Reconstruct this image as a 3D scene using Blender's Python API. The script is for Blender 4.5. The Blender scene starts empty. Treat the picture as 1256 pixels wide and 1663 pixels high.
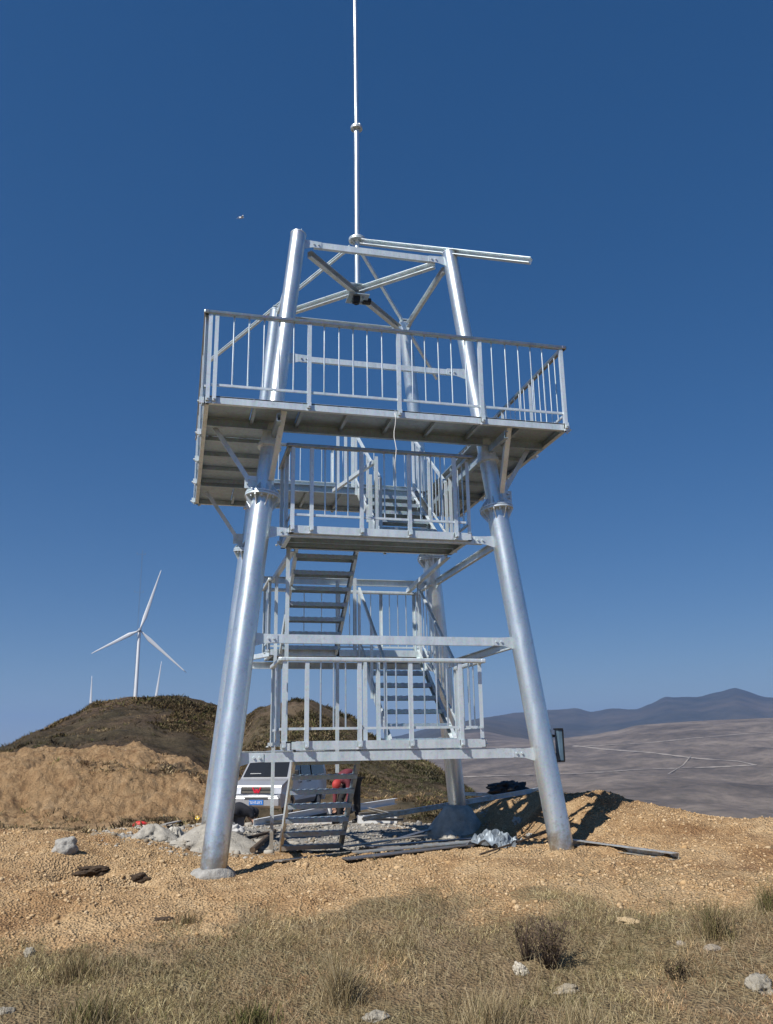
import bpy, bmesh, math, random
import numpy as np
from mathutils import Vector, Matrix, Quaternion

random.seed(7)
RNG = np.random.default_rng(11)
SC = bpy.context.scene
COL = SC.collection
R = math.radians

# ------------------------------------------------------------------ camera
CX, CY, CZ = -2.2869, -10.857, 1.1451
YAW, PIT, ROL, FPX = 0.24155, 0.26858, -0.0148, 1376.5
FWD = Vector((math.sin(YAW) * math.cos(PIT), math.cos(YAW) * math.cos(PIT), math.sin(PIT)))
_r = Vector((math.cos(YAW), -math.sin(YAW), 0)); _u = _r.cross(FWD)
RIGHT = _r * math.cos(ROL) + _u * math.sin(ROL)
UP = -_r * math.sin(ROL) + _u * math.cos(ROL)
cam_d = bpy.data.cameras.new('camera'); cam = bpy.data.objects.new('camera', cam_d); COL.objects.link(cam)
cam.matrix_world = Matrix(((RIGHT.x, UP.x, -FWD.x, CX), (RIGHT.y, UP.y, -FWD.y, CY), (RIGHT.z, UP.z, -FWD.z, CZ), (0, 0, 0, 1)))
cam_d.sensor_fit = 'VERTICAL'; cam_d.sensor_height = 24; cam_d.lens = 24 * FPX / 1663
cam_d.clip_start = 0.1; cam_d.clip_end = 60000
SC.camera = cam

# ------------------------------------------------------------------ light
SUN_AZ, SUN_EL = 236.0, 47.0           # compass from +y towards +x, where the sun stands
w = bpy.data.worlds.new("World"); SC.world = w; w.use_nodes = True
nt = w.node_tree; bg = nt.nodes['Background']
sky = nt.nodes.new('ShaderNodeTexSky'); sky.sky_type = 'NISHITA'; sky.sun_disc = False
sky.sun_elevation = R(SUN_EL); sky.sun_rotation = R(SUN_AZ)
sky.altitude = 2600; sky.air_density = 1.0; sky.dust_density = 0.2; sky.ozone_density = 2.5
hs = nt.nodes.new('ShaderNodeHueSaturation'); hs.inputs['Saturation'].default_value = 1.72; hs.inputs['Hue'].default_value = .509
gm = nt.nodes.new('ShaderNodeGamma'); gm.inputs[1].default_value = .62
nt.links.new(sky.outputs[0], gm.inputs[0]); nt.links.new(gm.outputs[0], hs.inputs['Color']); nt.links.new(hs.outputs[0], bg.inputs[0]); bg.inputs[1].default_value = 0.095
sd = bpy.data.lights.new('sun', 'SUN'); sd.energy = 4.3; sd.angle = R(0.53); sd.color = (1, .95, .87)
sun = bpy.data.objects.new('sun', sd); COL.objects.link(sun)
SDIR = Vector((math.sin(R(SUN_AZ)) * math.cos(R(SUN_EL)), math.cos(R(SUN_AZ)) * math.cos(R(SUN_EL)), math.sin(R(SUN_EL))))
sun.rotation_euler = SDIR.to_track_quat('Z', 'Y').to_euler(); sun.location = SDIR * 60
vs = SC.view_settings; vs.view_transform = 'Standard'; vs.look = 'None'; vs.gamma = 1; vs.exposure = 0.5
SC.cycles.use_denoising = True
SC.cycles.max_bounces = 6; SC.cycles.volume_bounces = 1; SC.cycles.transparent_max_bounces = 8
SC.cycles.caustics_reflective = False; SC.cycles.caustics_refractive = False

# ------------------------------------------------------------------ pixel <-> world helpers
def ray(px, py):
    return FWD + RIGHT * ((px - 628) / FPX) - UP * ((py - 831.5) / FPX)
def azel(px, py):
    v = ray(px, py); return math.degrees(math.atan2(v.x, v.y)), math.atan2(v.z, math.hypot(v.x, v.y))
def pz(px, py, r):                      # height seen at pixel row py, r metres away
    return CZ + r * math.tan(azel(px, py)[1])

# ------------------------------------------------------------------ materials
def srgb(h):
    c = [int(h[i:i + 2], 16) / 255 for i in (0, 2, 4)]
    return tuple(x / 12.92 if x <= .04045 else ((x + .055) / 1.055) ** 2.4 for x in c)
MATS = {}
def new_mat(name):
    m = bpy.data.materials.new(name); m.use_nodes = True
    return m, m.node_tree, m.node_tree.nodes['Principled BSDF']
def N(nt, t, **kw):
    n = nt.nodes.new(t)
    for k, v in kw.items(): setattr(n, k, v)
    return n
def noise(nt, scale, detail=4, rough=.6, vec=None, dist=0):
    n = N(nt, 'ShaderNodeTexNoise'); n.inputs['Scale'].default_value = scale
    n.inputs['Detail'].default_value = detail; n.inputs['Roughness'].default_value = rough; n.inputs['Distortion'].default_value = dist
    if vec is not None: nt.links.new(vec, n.inputs['Vector'])
    return n
def ramp(nt, fac, stops):
    n = N(nt, 'ShaderNodeValToRGB'); e = n.color_ramp.elements
    while len(e) < len(stops): e.new(.5)
    for k, (p, c) in enumerate(stops):
        e[k].position = p; e[k].color = (*c, 1) if len(c) == 3 else c
    nt.links.new(fac, n.inputs[0]); return n
def mixc(nt, fac, a, b, mode='MIX'):
    n = N(nt, 'ShaderNodeMix', data_type='RGBA', blend_type=mode)
    for sock, v in ((n.inputs['Factor'], fac), (n.inputs[6], a), (n.inputs[7], b)):
        if hasattr(v, 'links'): nt.links.new(v, sock)
        else: sock.default_value = v if isinstance(v, (int, float)) else (*v[:3], 1)
    return n.outputs[2]
def simple(name, col, rough=.6, metal=0., nscale=8, var=.18, bump=0., bscale=40, spec=None):
    m, nt, b = new_mat(name)
    tc = N(nt, 'ShaderNodeTexCoord')
    n = noise(nt, nscale, 5, .6, tc.outputs['Object'])
    lo = tuple(c * (1 - var) for c in col); hi = tuple(min(1, c * (1 + var)) for c in col)
    r_ = ramp(nt, n.outputs['Fac'], [(.3, lo), (.7, hi)])
    nt.links.new(r_.outputs[0], b.inputs['Base Color'])
    b.inputs['Roughness'].default_value = rough; b.inputs['Metallic'].default_value = metal
    if spec is not None: b.inputs['Specular IOR Level'].default_value = spec
    if bump:
        n2 = noise(nt, bscale, 4, .6, tc.outputs['Object'])
        bp = N(nt, 'ShaderNodeBump'); bp.inputs['Strength'].default_value = bump; bp.inputs['Distance'].default_value = .02
        nt.links.new(n2.outputs['Fac'], bp.inputs['Height']); nt.links.new(bp.outputs[0], b.inputs['Normal'])
    MATS[name] = m; return m

def galv(name, base=.62, metal=.75, r0=.3, r1=.5, dirt=True, cool=0.):
    m, nt, b = new_mat(name)
    tc = N(nt, 'ShaderNodeTexCoord')
    v = N(nt, 'ShaderNodeTexVoronoi'); v.inputs['Scale'].default_value = 55; nt.links.new(tc.outputs['Object'], v.inputs['Vector'])
    mp = N(nt, 'ShaderNodeMapping'); mp.inputs['Scale'].default_value = (9, 9, 1.2); nt.links.new(tc.outputs['Object'], mp.inputs[0])
    n1 = noise(nt, 1.0, 6, .62, mp.outputs[0], .6)
    n2 = noise(nt, 14, 5, .65, tc.outputs['Object'])
    c = ramp(nt, n1.outputs['Fac'], [(.3, (base * .76, base * .84, base * .87)), (.55, (base * .92, base * 1.0, base * 1.02)), (.75, (base * 1.05, base * 1.12, base * 1.13))])
    c2 = mixc(nt, .22, c.outputs[0], v.outputs['Color'], 'SOFT_LIGHT')
    d = ramp(nt, n2.outputs['Fac'], [(.55, (1, 1, 1)), (.78, (.78, .76, .74))])
    c3 = mixc(nt, 1.0, c2, d.outputs[0], 'MULTIPLY')
    c3 = mixc(nt, 1.0, c3, (1 - cool, 1, 1 + cool), 'MULTIPLY')
    if dirt:                              # dust and mud splashed on the lowest part
        ge = N(nt, 'ShaderNodeNewGeometry'); sx_ = N(nt, 'ShaderNodeSeparateXYZ'); nt.links.new(ge.outputs['Position'], sx_.inputs[0])
        mz = N(nt, 'ShaderNodeMath', operation='MULTIPLY_ADD'); nt.links.new(n2.outputs['Fac'], mz.inputs[0]); mz.inputs[1].default_value = -.9; nt.links.new(sx_.outputs[2], mz.inputs[2])
        dz = N(nt, 'ShaderNodeMapRange'); dz.inputs[1].default_value = -.42; dz.inputs[2].default_value = -.12; dz.inputs[3].default_value = .75; dz.inputs[4].default_value = 0; nt.links.new(mz.outputs[0], dz.inputs[0])
        c3 = mixc(nt, dz.outputs[0], c3, (.36, .28, .18))
    nt.links.new(c3, b.inputs['Base Color'])
    mr = N(nt, 'ShaderNodeMapRange'); mr.inputs['To Min'].default_value = r0; mr.inputs['To Max'].default_value = r1
    nt.links.new(n1.outputs['Fac'], mr.inputs['Value']); nt.links.new(mr.outputs[0], b.inputs['Roughness'])
    b.inputs['Metallic'].default_value = metal
    bp = N(nt, 'ShaderNodeBump'); bp.inputs['Strength'].default_value = .12; bp.inputs['Distance'].default_value = .004
    nt.links.new(n2.outputs['Fac'], bp.inputs['Height']); nt.links.new(bp.outputs[0], b.inputs['Normal'])
    MATS[name] = m; return m

GALV = galv('galvanised_pipe', .80, .85, .27, .42)
GALV_F = galv('galvanised_section', .80, .45, .32, .48, True, .03)
GALV_D = galv('dull_handrail', .42, .9, .3, .45)
GALV_P = galv('galvanised_plate', .52, .6, .42, .6, True, .12)
DARKM = simple('dark_steel', (.03, .032, .035), .5, .5)
WHITEP = simple('white_paint', (.74, .75, .75), .4, 0, 3, .04)
CONC = simple('grey_concrete', (.46, .44, .39), .95, 0, 9, .25, .9, 26)
CONC_L = simple('pale_stone', (.34, .33, .305), .95, 0, 12, .22, .9, 30)
ROCK = simple('field_stone', (.30, .26, .21), .95, 0, 9, .3, 1., 25)
DIRTC = simple('dirt_clod', (.40, .265, .135), 1., 0, 6, .25, .8, 60)

# terrain surface: attribute 'kind' r=dry grass, g=grey spoil, b=hill scrub ; 'tint' a soft large value
def terrain_mat(name):
    m, nt, b = new_mat(name)
    g = N(nt, 'ShaderNodeNewGeometry'); pos = g.outputs['Position']
    at = N(nt, 'ShaderNodeAttribute', attribute_name='kind')
    sp = N(nt, 'ShaderNodeSeparateColor'); nt.links.new(at.outputs['Color'], sp.inputs[0])
    nA = noise(nt, 1.3, 7, .62, pos); nB = noise(nt, 17, 6, .68, pos); nC = noise(nt, .35, 5, .6, pos)
    v = N(nt, 'ShaderNodeTexVoronoi'); v.inputs['Scale'].default_value = 44; v.inputs['Randomness'].default_value = 1
    nt.links.new(pos, v.inputs['Vector'])
    dirt = ramp(nt, nA.outputs['Fac'], [(.30, (.27, .165, .09)), (.44, (.41, .28, .155)), (.58, (.475, .34, .195)), (.76, (.53, .405, .255))])
    dirt2 = ramp(nt, nB.outputs['Fac'], [(.3, (.68, .62, .56)), (.5, (1, 1, 1)), (.72, (1.12, 1.12, 1.12))])
    dirtc = mixc(nt, .8, dirt.outputs[0], dirt2.outputs[0], 'MULTIPLY')
    st = ramp(nt, noise(nt, .75, 6, .66, pos, .8).outputs['Fac'], [(.38, (1.04, 1.04, 1.05)), (.5, (1, .98, .96)), (.60, (.80, .72, .66)), (.70, (.56, .49, .44))])
    dirtc = mixc(nt, .9, dirtc, st.outputs[0], 'MULTIPLY')
    # grass litter
    gr = ramp(nt, nB.outputs['Fac'], [(.3, (.10, .075, .048)), (.5, (.20, .155, .098)), (.7, (.33, .27, .175))])
    gr2 = ramp(nt, nA.outputs['Fac'], [(.35, (.9, .95, .75)), (.65, (1.05, .95, .9))])
    grc = mixc(nt, .7, gr.outputs[0], gr2.outputs[0], 'MULTIPLY')
    # grey spoil
    gy = ramp(nt, nB.outputs['Fac'], [(.3, (.22, .205, .18)), (.7, (.40, .38, .34))])
    # scrub covered hill
    n5 = noise(nt, .55, 8, .7, pos)
    sc_ = ramp(nt, n5.outputs['Fac'], [(.32, (.04, .035, .024)), (.46, (.088, .070, .050)), (.58, (.135, .105, .076)), (.75, (.20, .158, .118))])
    n6 = noise(nt, .11, 4, .6, pos)
    sc2 = ramp(nt, n6.outputs['Fac'], [(.38, (.9, .95, .8)), (.6, (1.12, .98, .92))])
    scc = mixc(nt, .8, sc_.outputs[0], sc2.outputs[0], 'MULTIPLY')
    def edge(s, k=.25):
        a_ = N(nt, 'ShaderNodeMath', operation='ADD'); nt.links.new(s, a_.inputs[0])
        q = N(nt, 'ShaderNodeMath', operation='MULTIPLY_ADD'); nt.links.new(nB.outputs['Fac'], q.inputs[0]); q.inputs[1].default_value = k * 2; q.inputs[2].default_value = -k
        nt.links.new(q.outputs[0], a_.inputs[1])
        r_ = N(nt, 'ShaderNodeMapRange'); r_.inputs[1].default_value = .38; r_.inputs[2].default_value = .62; nt.links.new(a_.outputs[0], r_.inputs[0])
        return r_.outputs[0]
    c = mixc(nt, edge(sp.outputs[1]), dirtc, gy.outputs[0])
    gsum = N(nt, 'ShaderNodeMath', operation='MULTIPLY_ADD'); nt.links.new(nB.outputs['Fac'], gsum.inputs[0]); gsum.inputs[1].default_value = 1.5; nt.links.new(sp.outputs[0], gsum.inputs[2])
    gmr = N(nt, 'ShaderNodeMapRange'); gmr.inputs[1].default_value = 1.0; gmr.inputs[2].default_value = 1.75; nt.links.new(gsum.outputs[0], gmr.inputs[0])
    c = mixc(nt, gmr.outputs[0], c, grc)
    bst = N(nt, 'ShaderNodeMapping'); bst.inputs['Scale'].default_value = (1.6, 1.6, .45); nt.links.new(pos, bst.inputs[0])
    bk = ramp(nt, noise(nt, 1.1, 9, .72, bst.outputs[0], .6).outputs['Fac'], [(.30, (.26, .15, .08)), (.42, (.45, .285, .15)), (.57, (.55, .37, .205)), (.75, (.62, .45, .28))])
    c = mixc(nt, at.outputs['Alpha'], c, bk.outputs[0])
    c = mixc(nt, edge(sp.outputs[2], .3), c, scc)
    nt.links.new(c, b.inputs['Base Color'])
    b.inputs['Roughness'].default_value = 1; b.inputs['Specular IOR Level'].default_value = .15
    ma = N(nt, 'ShaderNodeMath', operation='MULTIPLY_ADD'); nt.links.new(nB.outputs['Fac'], ma.inputs[0]); ma.inputs[1].default_value = 1.0
    nt.links.new(v.outputs['Distance'], ma.inputs[2])
    bp = N(nt, 'ShaderNodeBump'); bp.inputs['Strength'].default_value = 1.0; bp.inputs['Distance'].default_value = .026
    nt.links.new(ma.outputs[0], bp.inputs['Height'])
    b2 = N(nt, 'ShaderNodeBump'); b2.inputs['Distance'].default_value = .45; nt.links.new(at.outputs['Alpha'], b2.inputs['Strength'])
    nb = noise(nt, 1.7, 8, .72, bst.outputs[0], .3); nt.links.new(nb.outputs['Fac'], b2.inputs['Height']); nt.links.new(bp.outputs[0], b2.inputs['Normal'])
    nt.links.new(b2.outputs[0], b.inputs['Normal'])
    return m
TERR = terrain_mat('earth_and_scrub')

def far_mat(name, c0, c1, c2, s1, s2):
    m, nt, b = new_mat(name)
    g = N(nt, 'ShaderNodeNewGeometry'); pos = g.outputs['Position']
    n1 = noise(nt, s1, 9, .68, pos, .4); n2 = noise(nt, s2, 8, .7, pos)
    r_ = ramp(nt, n1.outputs['Fac'], [(.32, c0), (.5, c1), (.68, c2)])
    r2 = ramp(nt, n2.outputs['Fac'], [(.35, (.68, .7, .68)), (.6, (1.15, 1.12, 1.1))])
    nt.links.new(mixc(nt, .9, r_.outputs[0], r2.outputs[0], 'MULTIPLY'), b.inputs['Base Color'])
    b.inputs['Roughness'].default_value = 1; b.inputs['Specular IOR Level'].default_value = .05
    return m
MOOR = far_mat('dry_moor_slope', (.065, .057, .050), (.135, .115, .10), (.23, .195, .165), .006, .045)
MTN = far_mat('far_mountain_cover', (.03, .036, .034), (.055, .055, .048), (.10, .085, .07), .0012, .006)
ROADM = simple('pale_track_gravel', (.25, .22, .19), 1, 0, .05, .12)

# ------------------------------------------------------------------ terrain
# near table: heights (m) by radius from the viewpoint, one row per photo column
RN = [0, 4, 5.5, 7, 8.3, 9.2, 10, 11, 12, 13.5, 16, 20, 25]
NEAR = {
 -150: [-.5, -.45, -.40, -.22, -.04, .06, .14, .20, .12, -.1, -.5, -.8, -1.1],
 0:    [-.5, -.45, -.40, -.22, -.04, .05, .13, .20, .14, -.1, -.5, -.8, -1.0],
 105:  [-.5, -.45, -.40, -.22, -.04, .05, .13, .22, .17, -.08, -.4, -.7, -.95],
 200:  [-.5, -.45, -.40, -.22, -.05, .03, .08, .12, .03, -.15, -.28, -.55, -.85],
 345:  [-.5, -.45, -.40, -.21, -.07, -.03, -.04, -.09, -.12, -.15, -.22, -.45, -.93],
 460:  [-.5, -.45, -.40, -.20, -.04, .00, -.06, -.11, -.14, -.16, -.22, -.48, -.97],
 600:  [-.5, -.45, -.39, -.18, -.02, .035, -.01, -.13, -.16, -.17, -.24, -.5, -.98],
 700:  [-.5, -.45, -.38, -.17, .02, .08, .05, -.12, -.16, -.17, -.25, -.6, -1.3],
 760:  [-.5, -.45, -.38, -.17, .03, .09, .06, -.08, -.15, -.05, .12, -.9, -2.6],
 820:  [-.5, -.45, -.38, -.17, .03, .08, .07, -.06, -.08, .28, .34, -1.2, -3.5],
 880:  [-.5, -.45, -.38, -.17, .02, .05, .04, .04, .24, .44, .10, -1.6, -4],
 970:  [-.5, -.45, -.38, -.17, .01, .03, .06, .32, .50, .36, -.5, -2.2, -4.5],
 1040: [-.5, -.45, -.38, -.17, .00, .04, .10, .30, .34, .12, -.8, -2.5, -5],
 1120: [-.5, -.45, -.38, -.16, .00, .05, .13, .25, .23, .02, -.9, -2.5, -5],
 1256: [-.5, -.45, -.38, -.15, .00, .05, .11, .22, .17, -.05, -.9, -2.5, -5],
 1400: [-.5, -.45, -.38, -.15, .00, .05, .11, .22, .16, -.05, -.9, -2.5, -5]}
RM = [30, 38, 45, 58, 75, 110]
MID = {  # rows >500 are photo rows, smaller numbers are heights
 -150: [1300, 1258, 1245, 1250, 1262, -8],
 0:    [1312, 1232, 1217, 1217, 1219, -7],
 60:   [1314, 1225, 1204, 1198, 1190, -6],
 105:  [1316, 1222, 1201, 1187, 1163, -6],
 150:  [1318, 1222, 1201, 1175, 1142, -5],
 210:  [1318, 1225, 1203, 1165, 1131, -5],
 300:  [1318, 1240, 1218, 1168, 1131, -5],
 345:  [1324, 1262, 1242, 1182, 1143, -5],
 385:  [1327, 1278, 1245, 1195, 1165, -5],
 420:  [1326, 1282, 1240, 1150, 1158, -8],
 475:  [1325, 1272, 1222, 1136, 1155, -9],
 500:  [1324, 1272, 1222, 1133, 1155, -9],
 530:  [1323, 1275, 1228, 1144, 1165, -10],
 570:  [1320, 1280, 1240, 1162, 1185, -10],
 600:  [1317, 1284, 1252, 1192, 1215, -12],
 650:  [1309, 1288, 1264, 1226, 1248, -16],
 675:  [1310, 1290, 1268, 1236, 1256, -18],
 703:  [1312, 1294, 1272, 1248, 1270, -20],
 730:  [1316, 1300, 1282, 1267, 1290, -24],
 760:  [1322, 1310, 1297, 1286, 1312, -28],
 800:  [1335, 1328, 1318, 1312, 1340, -32],
 850:  [-5, -8, -11, -15, -21, -34],
 1400: [-7, -10, -13, -18, -24, -36]}
RF = [300, 1000, 1700, 2600, 4000, 7000, 11000, 17000]
FAR = {
 -300: [-60, -40, -120, -200, -260, -260, -200, -40],
 45:  [-60, -60, -100, -200, -260, -260, -200, -40],
 120:  [-60, 30, -60, -160, -260, -260, -200, -40],
 330:  [-60, 30, -60, -160, -260, -260, -200, -40],
 500:  [-60, -60, -100, -160, -260, 1213, -160, -40],
 640:  [-60, -100, 1245, 1225, 1210, 1198, -60, -40],
 740:  [-75, 1332, 1258, 1216, 1180, 1180, -20, -40],
 790:  [-80, 1332, 1256, 1212, 1175, 1173, 0, -40],
 840:  [-80, 1332, 1254, 1208, 1190, 1161, 0, -40],
 880:  [-82, 1330, 1252, 1204, 1203, 1155, 0, -40],
 940:  [-84, 1330, 1248, 1196, 1212, 1152, 0, -40],
 965:  [-85, 1330, 1246, 1193, 1212, 1158, 0, -40],
 1000: [-85, 1332, 1243, 1187, 1210, 1152, 0, -40],
 1040: [-86, 1334, 1240, 1178, 1205, 1152, 0, -40],
 1062: [-86, 1334, 1239, 1176, 1205, 1144, 0, -40],
 1090: [-86, 1335, 1238, 1174, 1205, 1133, 0, -40],
 1140: [-88, 1335, 1236, 1171, 1205, 1133, 0, -40],
 1175: [-88, 1335, 1235, 1169, 1205, 1126, 0, -40],
 1205: [-88, 1335, 1234, 1168, 1205, 1119, 0, -40],
 1256: [-88, 1335, 1232, 1166, 1205, 1136, 0, -40],
 1420: [-90, 1330, 1228, 1160, 1200, 1150, 0, -40],
 1700: [-90, 1330, 1235, 1180, 1200, 1180, 0, -40]}
for _c in MID:                           # a bench cut half way up the bank at the left
    v_ = MID[_c]; left_ = _c <= 350
    MID[_c] = [v_[0], (v_[0] + v_[1]) / 2 - 18 * left_ if v_[0] > 500 else (v_[0] * 2 + v_[1]) / 3, (v_[0] + v_[1]) / 2 - 26 * left_ if v_[0] > 500 else (v_[0] + v_[1] * 2) / 3] + v_[1:]
RM = [30, 33.2, 36.4] + RM[1:]
def table(tab, radii):
    cols = sorted(tab); th = [azel(c, 1215)[0] for c in cols]
    Z = np.array([[pz(c, v, r) if v > 500 else v for v, r in zip(tab[c], radii)] for c in cols])
    return np.array(th), Z
TN, TM, TF = table(NEAR, RN), table(MID, RM), table(FAR, RF)
RK = np.array(RN + RM + RF, float)
def smooth_interp(x, xp, fp):           # cosine-free Catmull-style interpolation across columns
    x = np.clip(x, xp[0], xp[-1]); i = np.clip(np.searchsorted(xp, x) - 1, 0, len(xp) - 2)
    t = (x - xp[i]) / (xp[i + 1] - xp[i]); t = (t * .5 + .5 * t * t * (3 - 2 * t))[:, None]
    return fp[i] * (1 - t) + fp[i + 1] * t
def knots(th):
    th = np.atleast_1d(np.asarray(th, float)); th = (th + 180) % 360 - 180
    return np.hstack([smooth_interp(th, *TN), smooth_interp(th, *TM), smooth_interp(th, *TF)])
def _h(ix, iy, s):
    n = (ix * 374761393 + iy * 668265263 + s * 69069) & 0xffffffff
    n = ((n ^ (n >> 13)) * 1274126177) & 0xffffffff
    return ((n ^ (n >> 16)) & 0xffff) / 65535.0
def vnoise(x, y, s=0):
    xi = np.floor(x).astype(np.int64); yi = np.floor(y).astype(np.int64); fx = x - xi; fy = y - yi
    u = fx * fx * fx * (fx * (fx * 6 - 15) + 10); v_ = fy * fy * fy * (fy * (fy * 6 - 15) + 10)
    a = _h(xi, yi, s); b_ = _h(xi + 1, yi, s); c = _h(xi, yi + 1, s); d = _h(xi + 1, yi + 1, s)
    return (a * (1 - u) + b_ * u) * (1 - v_) + (c * (1 - u) + d * u) * v_
def fbm(x, y, f, octs=5, s=0, gain=.5):
    t = 0; a = 1; n = 0
    for k in range(octs):
        t = t + a * (vnoise(x * f + 13.7 * k, y * f - 7.1 * k, s + k) * 2 - 1); n += a; a *= gain; f *= 2.03
    return t / n
def sstep(a, b_, x):
    t = np.clip((x - a) / (b_ - a), 0, 1); return t * t * (3 - 2 * t)
def rbf(x, y, cx, cy, s, sy=None):
    sy = sy or s; return np.exp(-(((x - cx) / s) ** 2 + ((y - cy) / sy) ** 2))
def gpt(px, r):                          # plan position of photo column px, r metres from the viewpoint
    a = R(azel(px, 1300)[0]); return CX + r * math.sin(a), CY + r * math.cos(a)
PIT1, PIT2, PIT3 = gpt(147, 9.25), gpt(226, 8.85), gpt(650, 9.6)
LEGS = {('l', 'f'): (-1.831, -1.831), ('r', 'f'): (1.831, -1.831), ('l', 'b'): (-1.831, 1.831), ('r', 'b'): (1.831, 1.831)}
def grass_mask(x, y, r, th):
    b_ = np.interp(th, [-12, -9, -5, 0, 6, 12, 17, 22, 27, 32, 37], [6.6, 6.7, 6.9, 7.1, 7.25, 7.2, 7.3, 7.3, 7.35, 7.2, 7.4])
    b_ = b_ + .75 * fbm(x, y, .8, 4, 31) + .75 * fbm(x, y, 3.1, 4, 37)
    return 1 - sstep(-.6, .7, r - b_)
def base_height(x, y):
    r = np.hypot(x - CX, y - CY); th = np.degrees(np.arctan2(x - CX, y - CY))
    K = knots(th)
    # hermite in radius
    i = np.clip(np.searchsorted(RK, r) - 1, 0, len(RK) - 2); n = np.arange(len(r))
    sl = np.diff(K, axis=1) / np.diff(RK)
    m = np.zeros_like(K); m[:, 1:-1] = np.where(sl[:, :-1] * sl[:, 1:] > 0, 2 * sl[:, :-1] * sl[:, 1:] / (sl[:, :-1] + sl[:, 1:] + 1e-12), 0)
    h = RK[i + 1] - RK[i]; t = (r - RK[i]) / h
    z = K[n, i] * (2 * t ** 3 - 3 * t * t + 1) + m[n, i] * h * (t ** 3 - 2 * t * t + t) + K[n, i + 1] * (-2 * t ** 3 + 3 * t * t) + m[n, i + 1] * h * (t ** 3 - t * t)
    return z, r, th
def H(x, y, detail=True):
    x = np.atleast_1d(np.asarray(x, float)); y = np.atleast_1d(np.asarray(y, float))
    z, r, th = base_height(x, y)
    front = sstep(26, 22, r)
    g = grass_mask(x, y, r, th)
    floor = sstep(10.2, 11.0, r) * sstep(26, 20, r) * sstep(-1, 1, th) * sstep(21.5, 19, th)
    bumps = .085 * fbm(x, y, .55, 4, 1) + .035 * fbm(x, y, 1.7, 4, 5)
    cl = fbm(x, y, 6.5, 4, 9, .6); lumpy = np.maximum(0, fbm(x, y, 2.3, 4, 17, .62) - .05); clod = .016 * np.abs(cl) + .014 * np.maximum(0, fbm(x, y, 17, 3, 14, .6))
    amt = front * (1 - .75 * floor)
    z = z + amt * (bumps + .10 * lumpy * (1 - .6 * g)) * sstep(3, 6, r) + front * clod * (1 - .55 * g) * (1 - .5 * floor)
    for (px_, py_), dd, s in ((PIT1, .34, .22), (PIT2, .28, .15), (PIT3, .06, .12)):
        z = z - dd * rbf(x, y, px_, py_, s * 1.3, s)
    z = z + .07 * rbf(x, y, PIT1[0] - .35, PIT1[1] + .25, .4) + .05 * rbf(x, y, PIT2[0] - .2, PIT2[1] + .2, .25)
    # cut bank, gullies and hill relief
    bank = sstep(26, 29, r) * sstep(48, 43, r) * sstep(8, 3, th)
    z = z + bank * (.34 * np.abs(fbm(x, y * .5, .5, 5, 21, .62)) - .10 + .24 * fbm(x, y, 1.6, 5, 22, .7) - .16 * np.abs(fbm(x + .6 * y, y * .3, 1.4, 4, 23, .6)))
    hill = sstep(26, 34, r) * sstep(115, 90, r)
    z = z + hill * (.62 * fbm(x, y, .12, 4, 51, .6) * sstep(40, 30, np.abs(r - 60)) + .26 * fbm(x, y, .5, 4, 52, .6))
    far = sstep(250, 900, r)
    z = z + far * sstep(2650, 1600, r) * (24 * fbm(x, y, .0022, 6, 61, .55) - 14 * np.abs(fbm(x, y, .004, 4, 62))) + far * sstep(2650, 2000, r) * 5 * (1 - np.abs(fbm(x, y, .0035, 4, 63)) * 2)
    m4 = sstep(3000, 4200, r) * sstep(14000, 9000, r)
    z = z + m4 * (34 * fbm(x, y, .0009, 5, 71) - 26 * np.abs(fbm(x, y, .0015, 5, 72)) + 8)
    return z
def hz(x, y): return float(H([x], [y])[0])

def polar_mesh(name, ths, rs, mat, kind=None):
    T, Q = np.meshgrid(np.radians(ths), rs, indexing='xy')
    x = (CX + Q * np.sin(T)).ravel(); y = (CY + Q * np.cos(T)).ravel()
    z = H(x, y); nt_, nr = len(ths), len(rs)
    co = np.column_stack([x, y, z]).astype(np.float32)
    j, i = np.meshgrid(np.arange(nt_ - 1), np.arange(nr - 1)); a = (i * nt_ + j).ravel()
    f = np.column_stack([a, a + nt_, a + nt_ + 1, a + 1]).astype(np.int32)
    me = bpy.data.meshes.new(name); me.vertices.add(len(co)); me.vertices.foreach_set('co', co.ravel())
    me.loops.add(f.size); me.loops.foreach_set('vertex_index', f.ravel())
    me.polygons.add(len(f)); me.polygons.foreach_set('loop_start', np.arange(0, f.size, 4, dtype=np.int32))
    me.update(calc_edges=True); me.validate()
    me.polygons.foreach_set('use_smooth', np.ones(len(me.polygons), bool))
    me.materials.append(mat)
    if kind is not None:
        c = kind(x, y); at = me.attributes.new('kind', 'FLOAT_COLOR', 'POINT'); at.data.foreach_set('color', c.astype(np.float32).ravel())
    o = bpy.data.objects.new(name, me); COL.objects.link(o); o['kind'] = 'structure'
    return o
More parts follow.
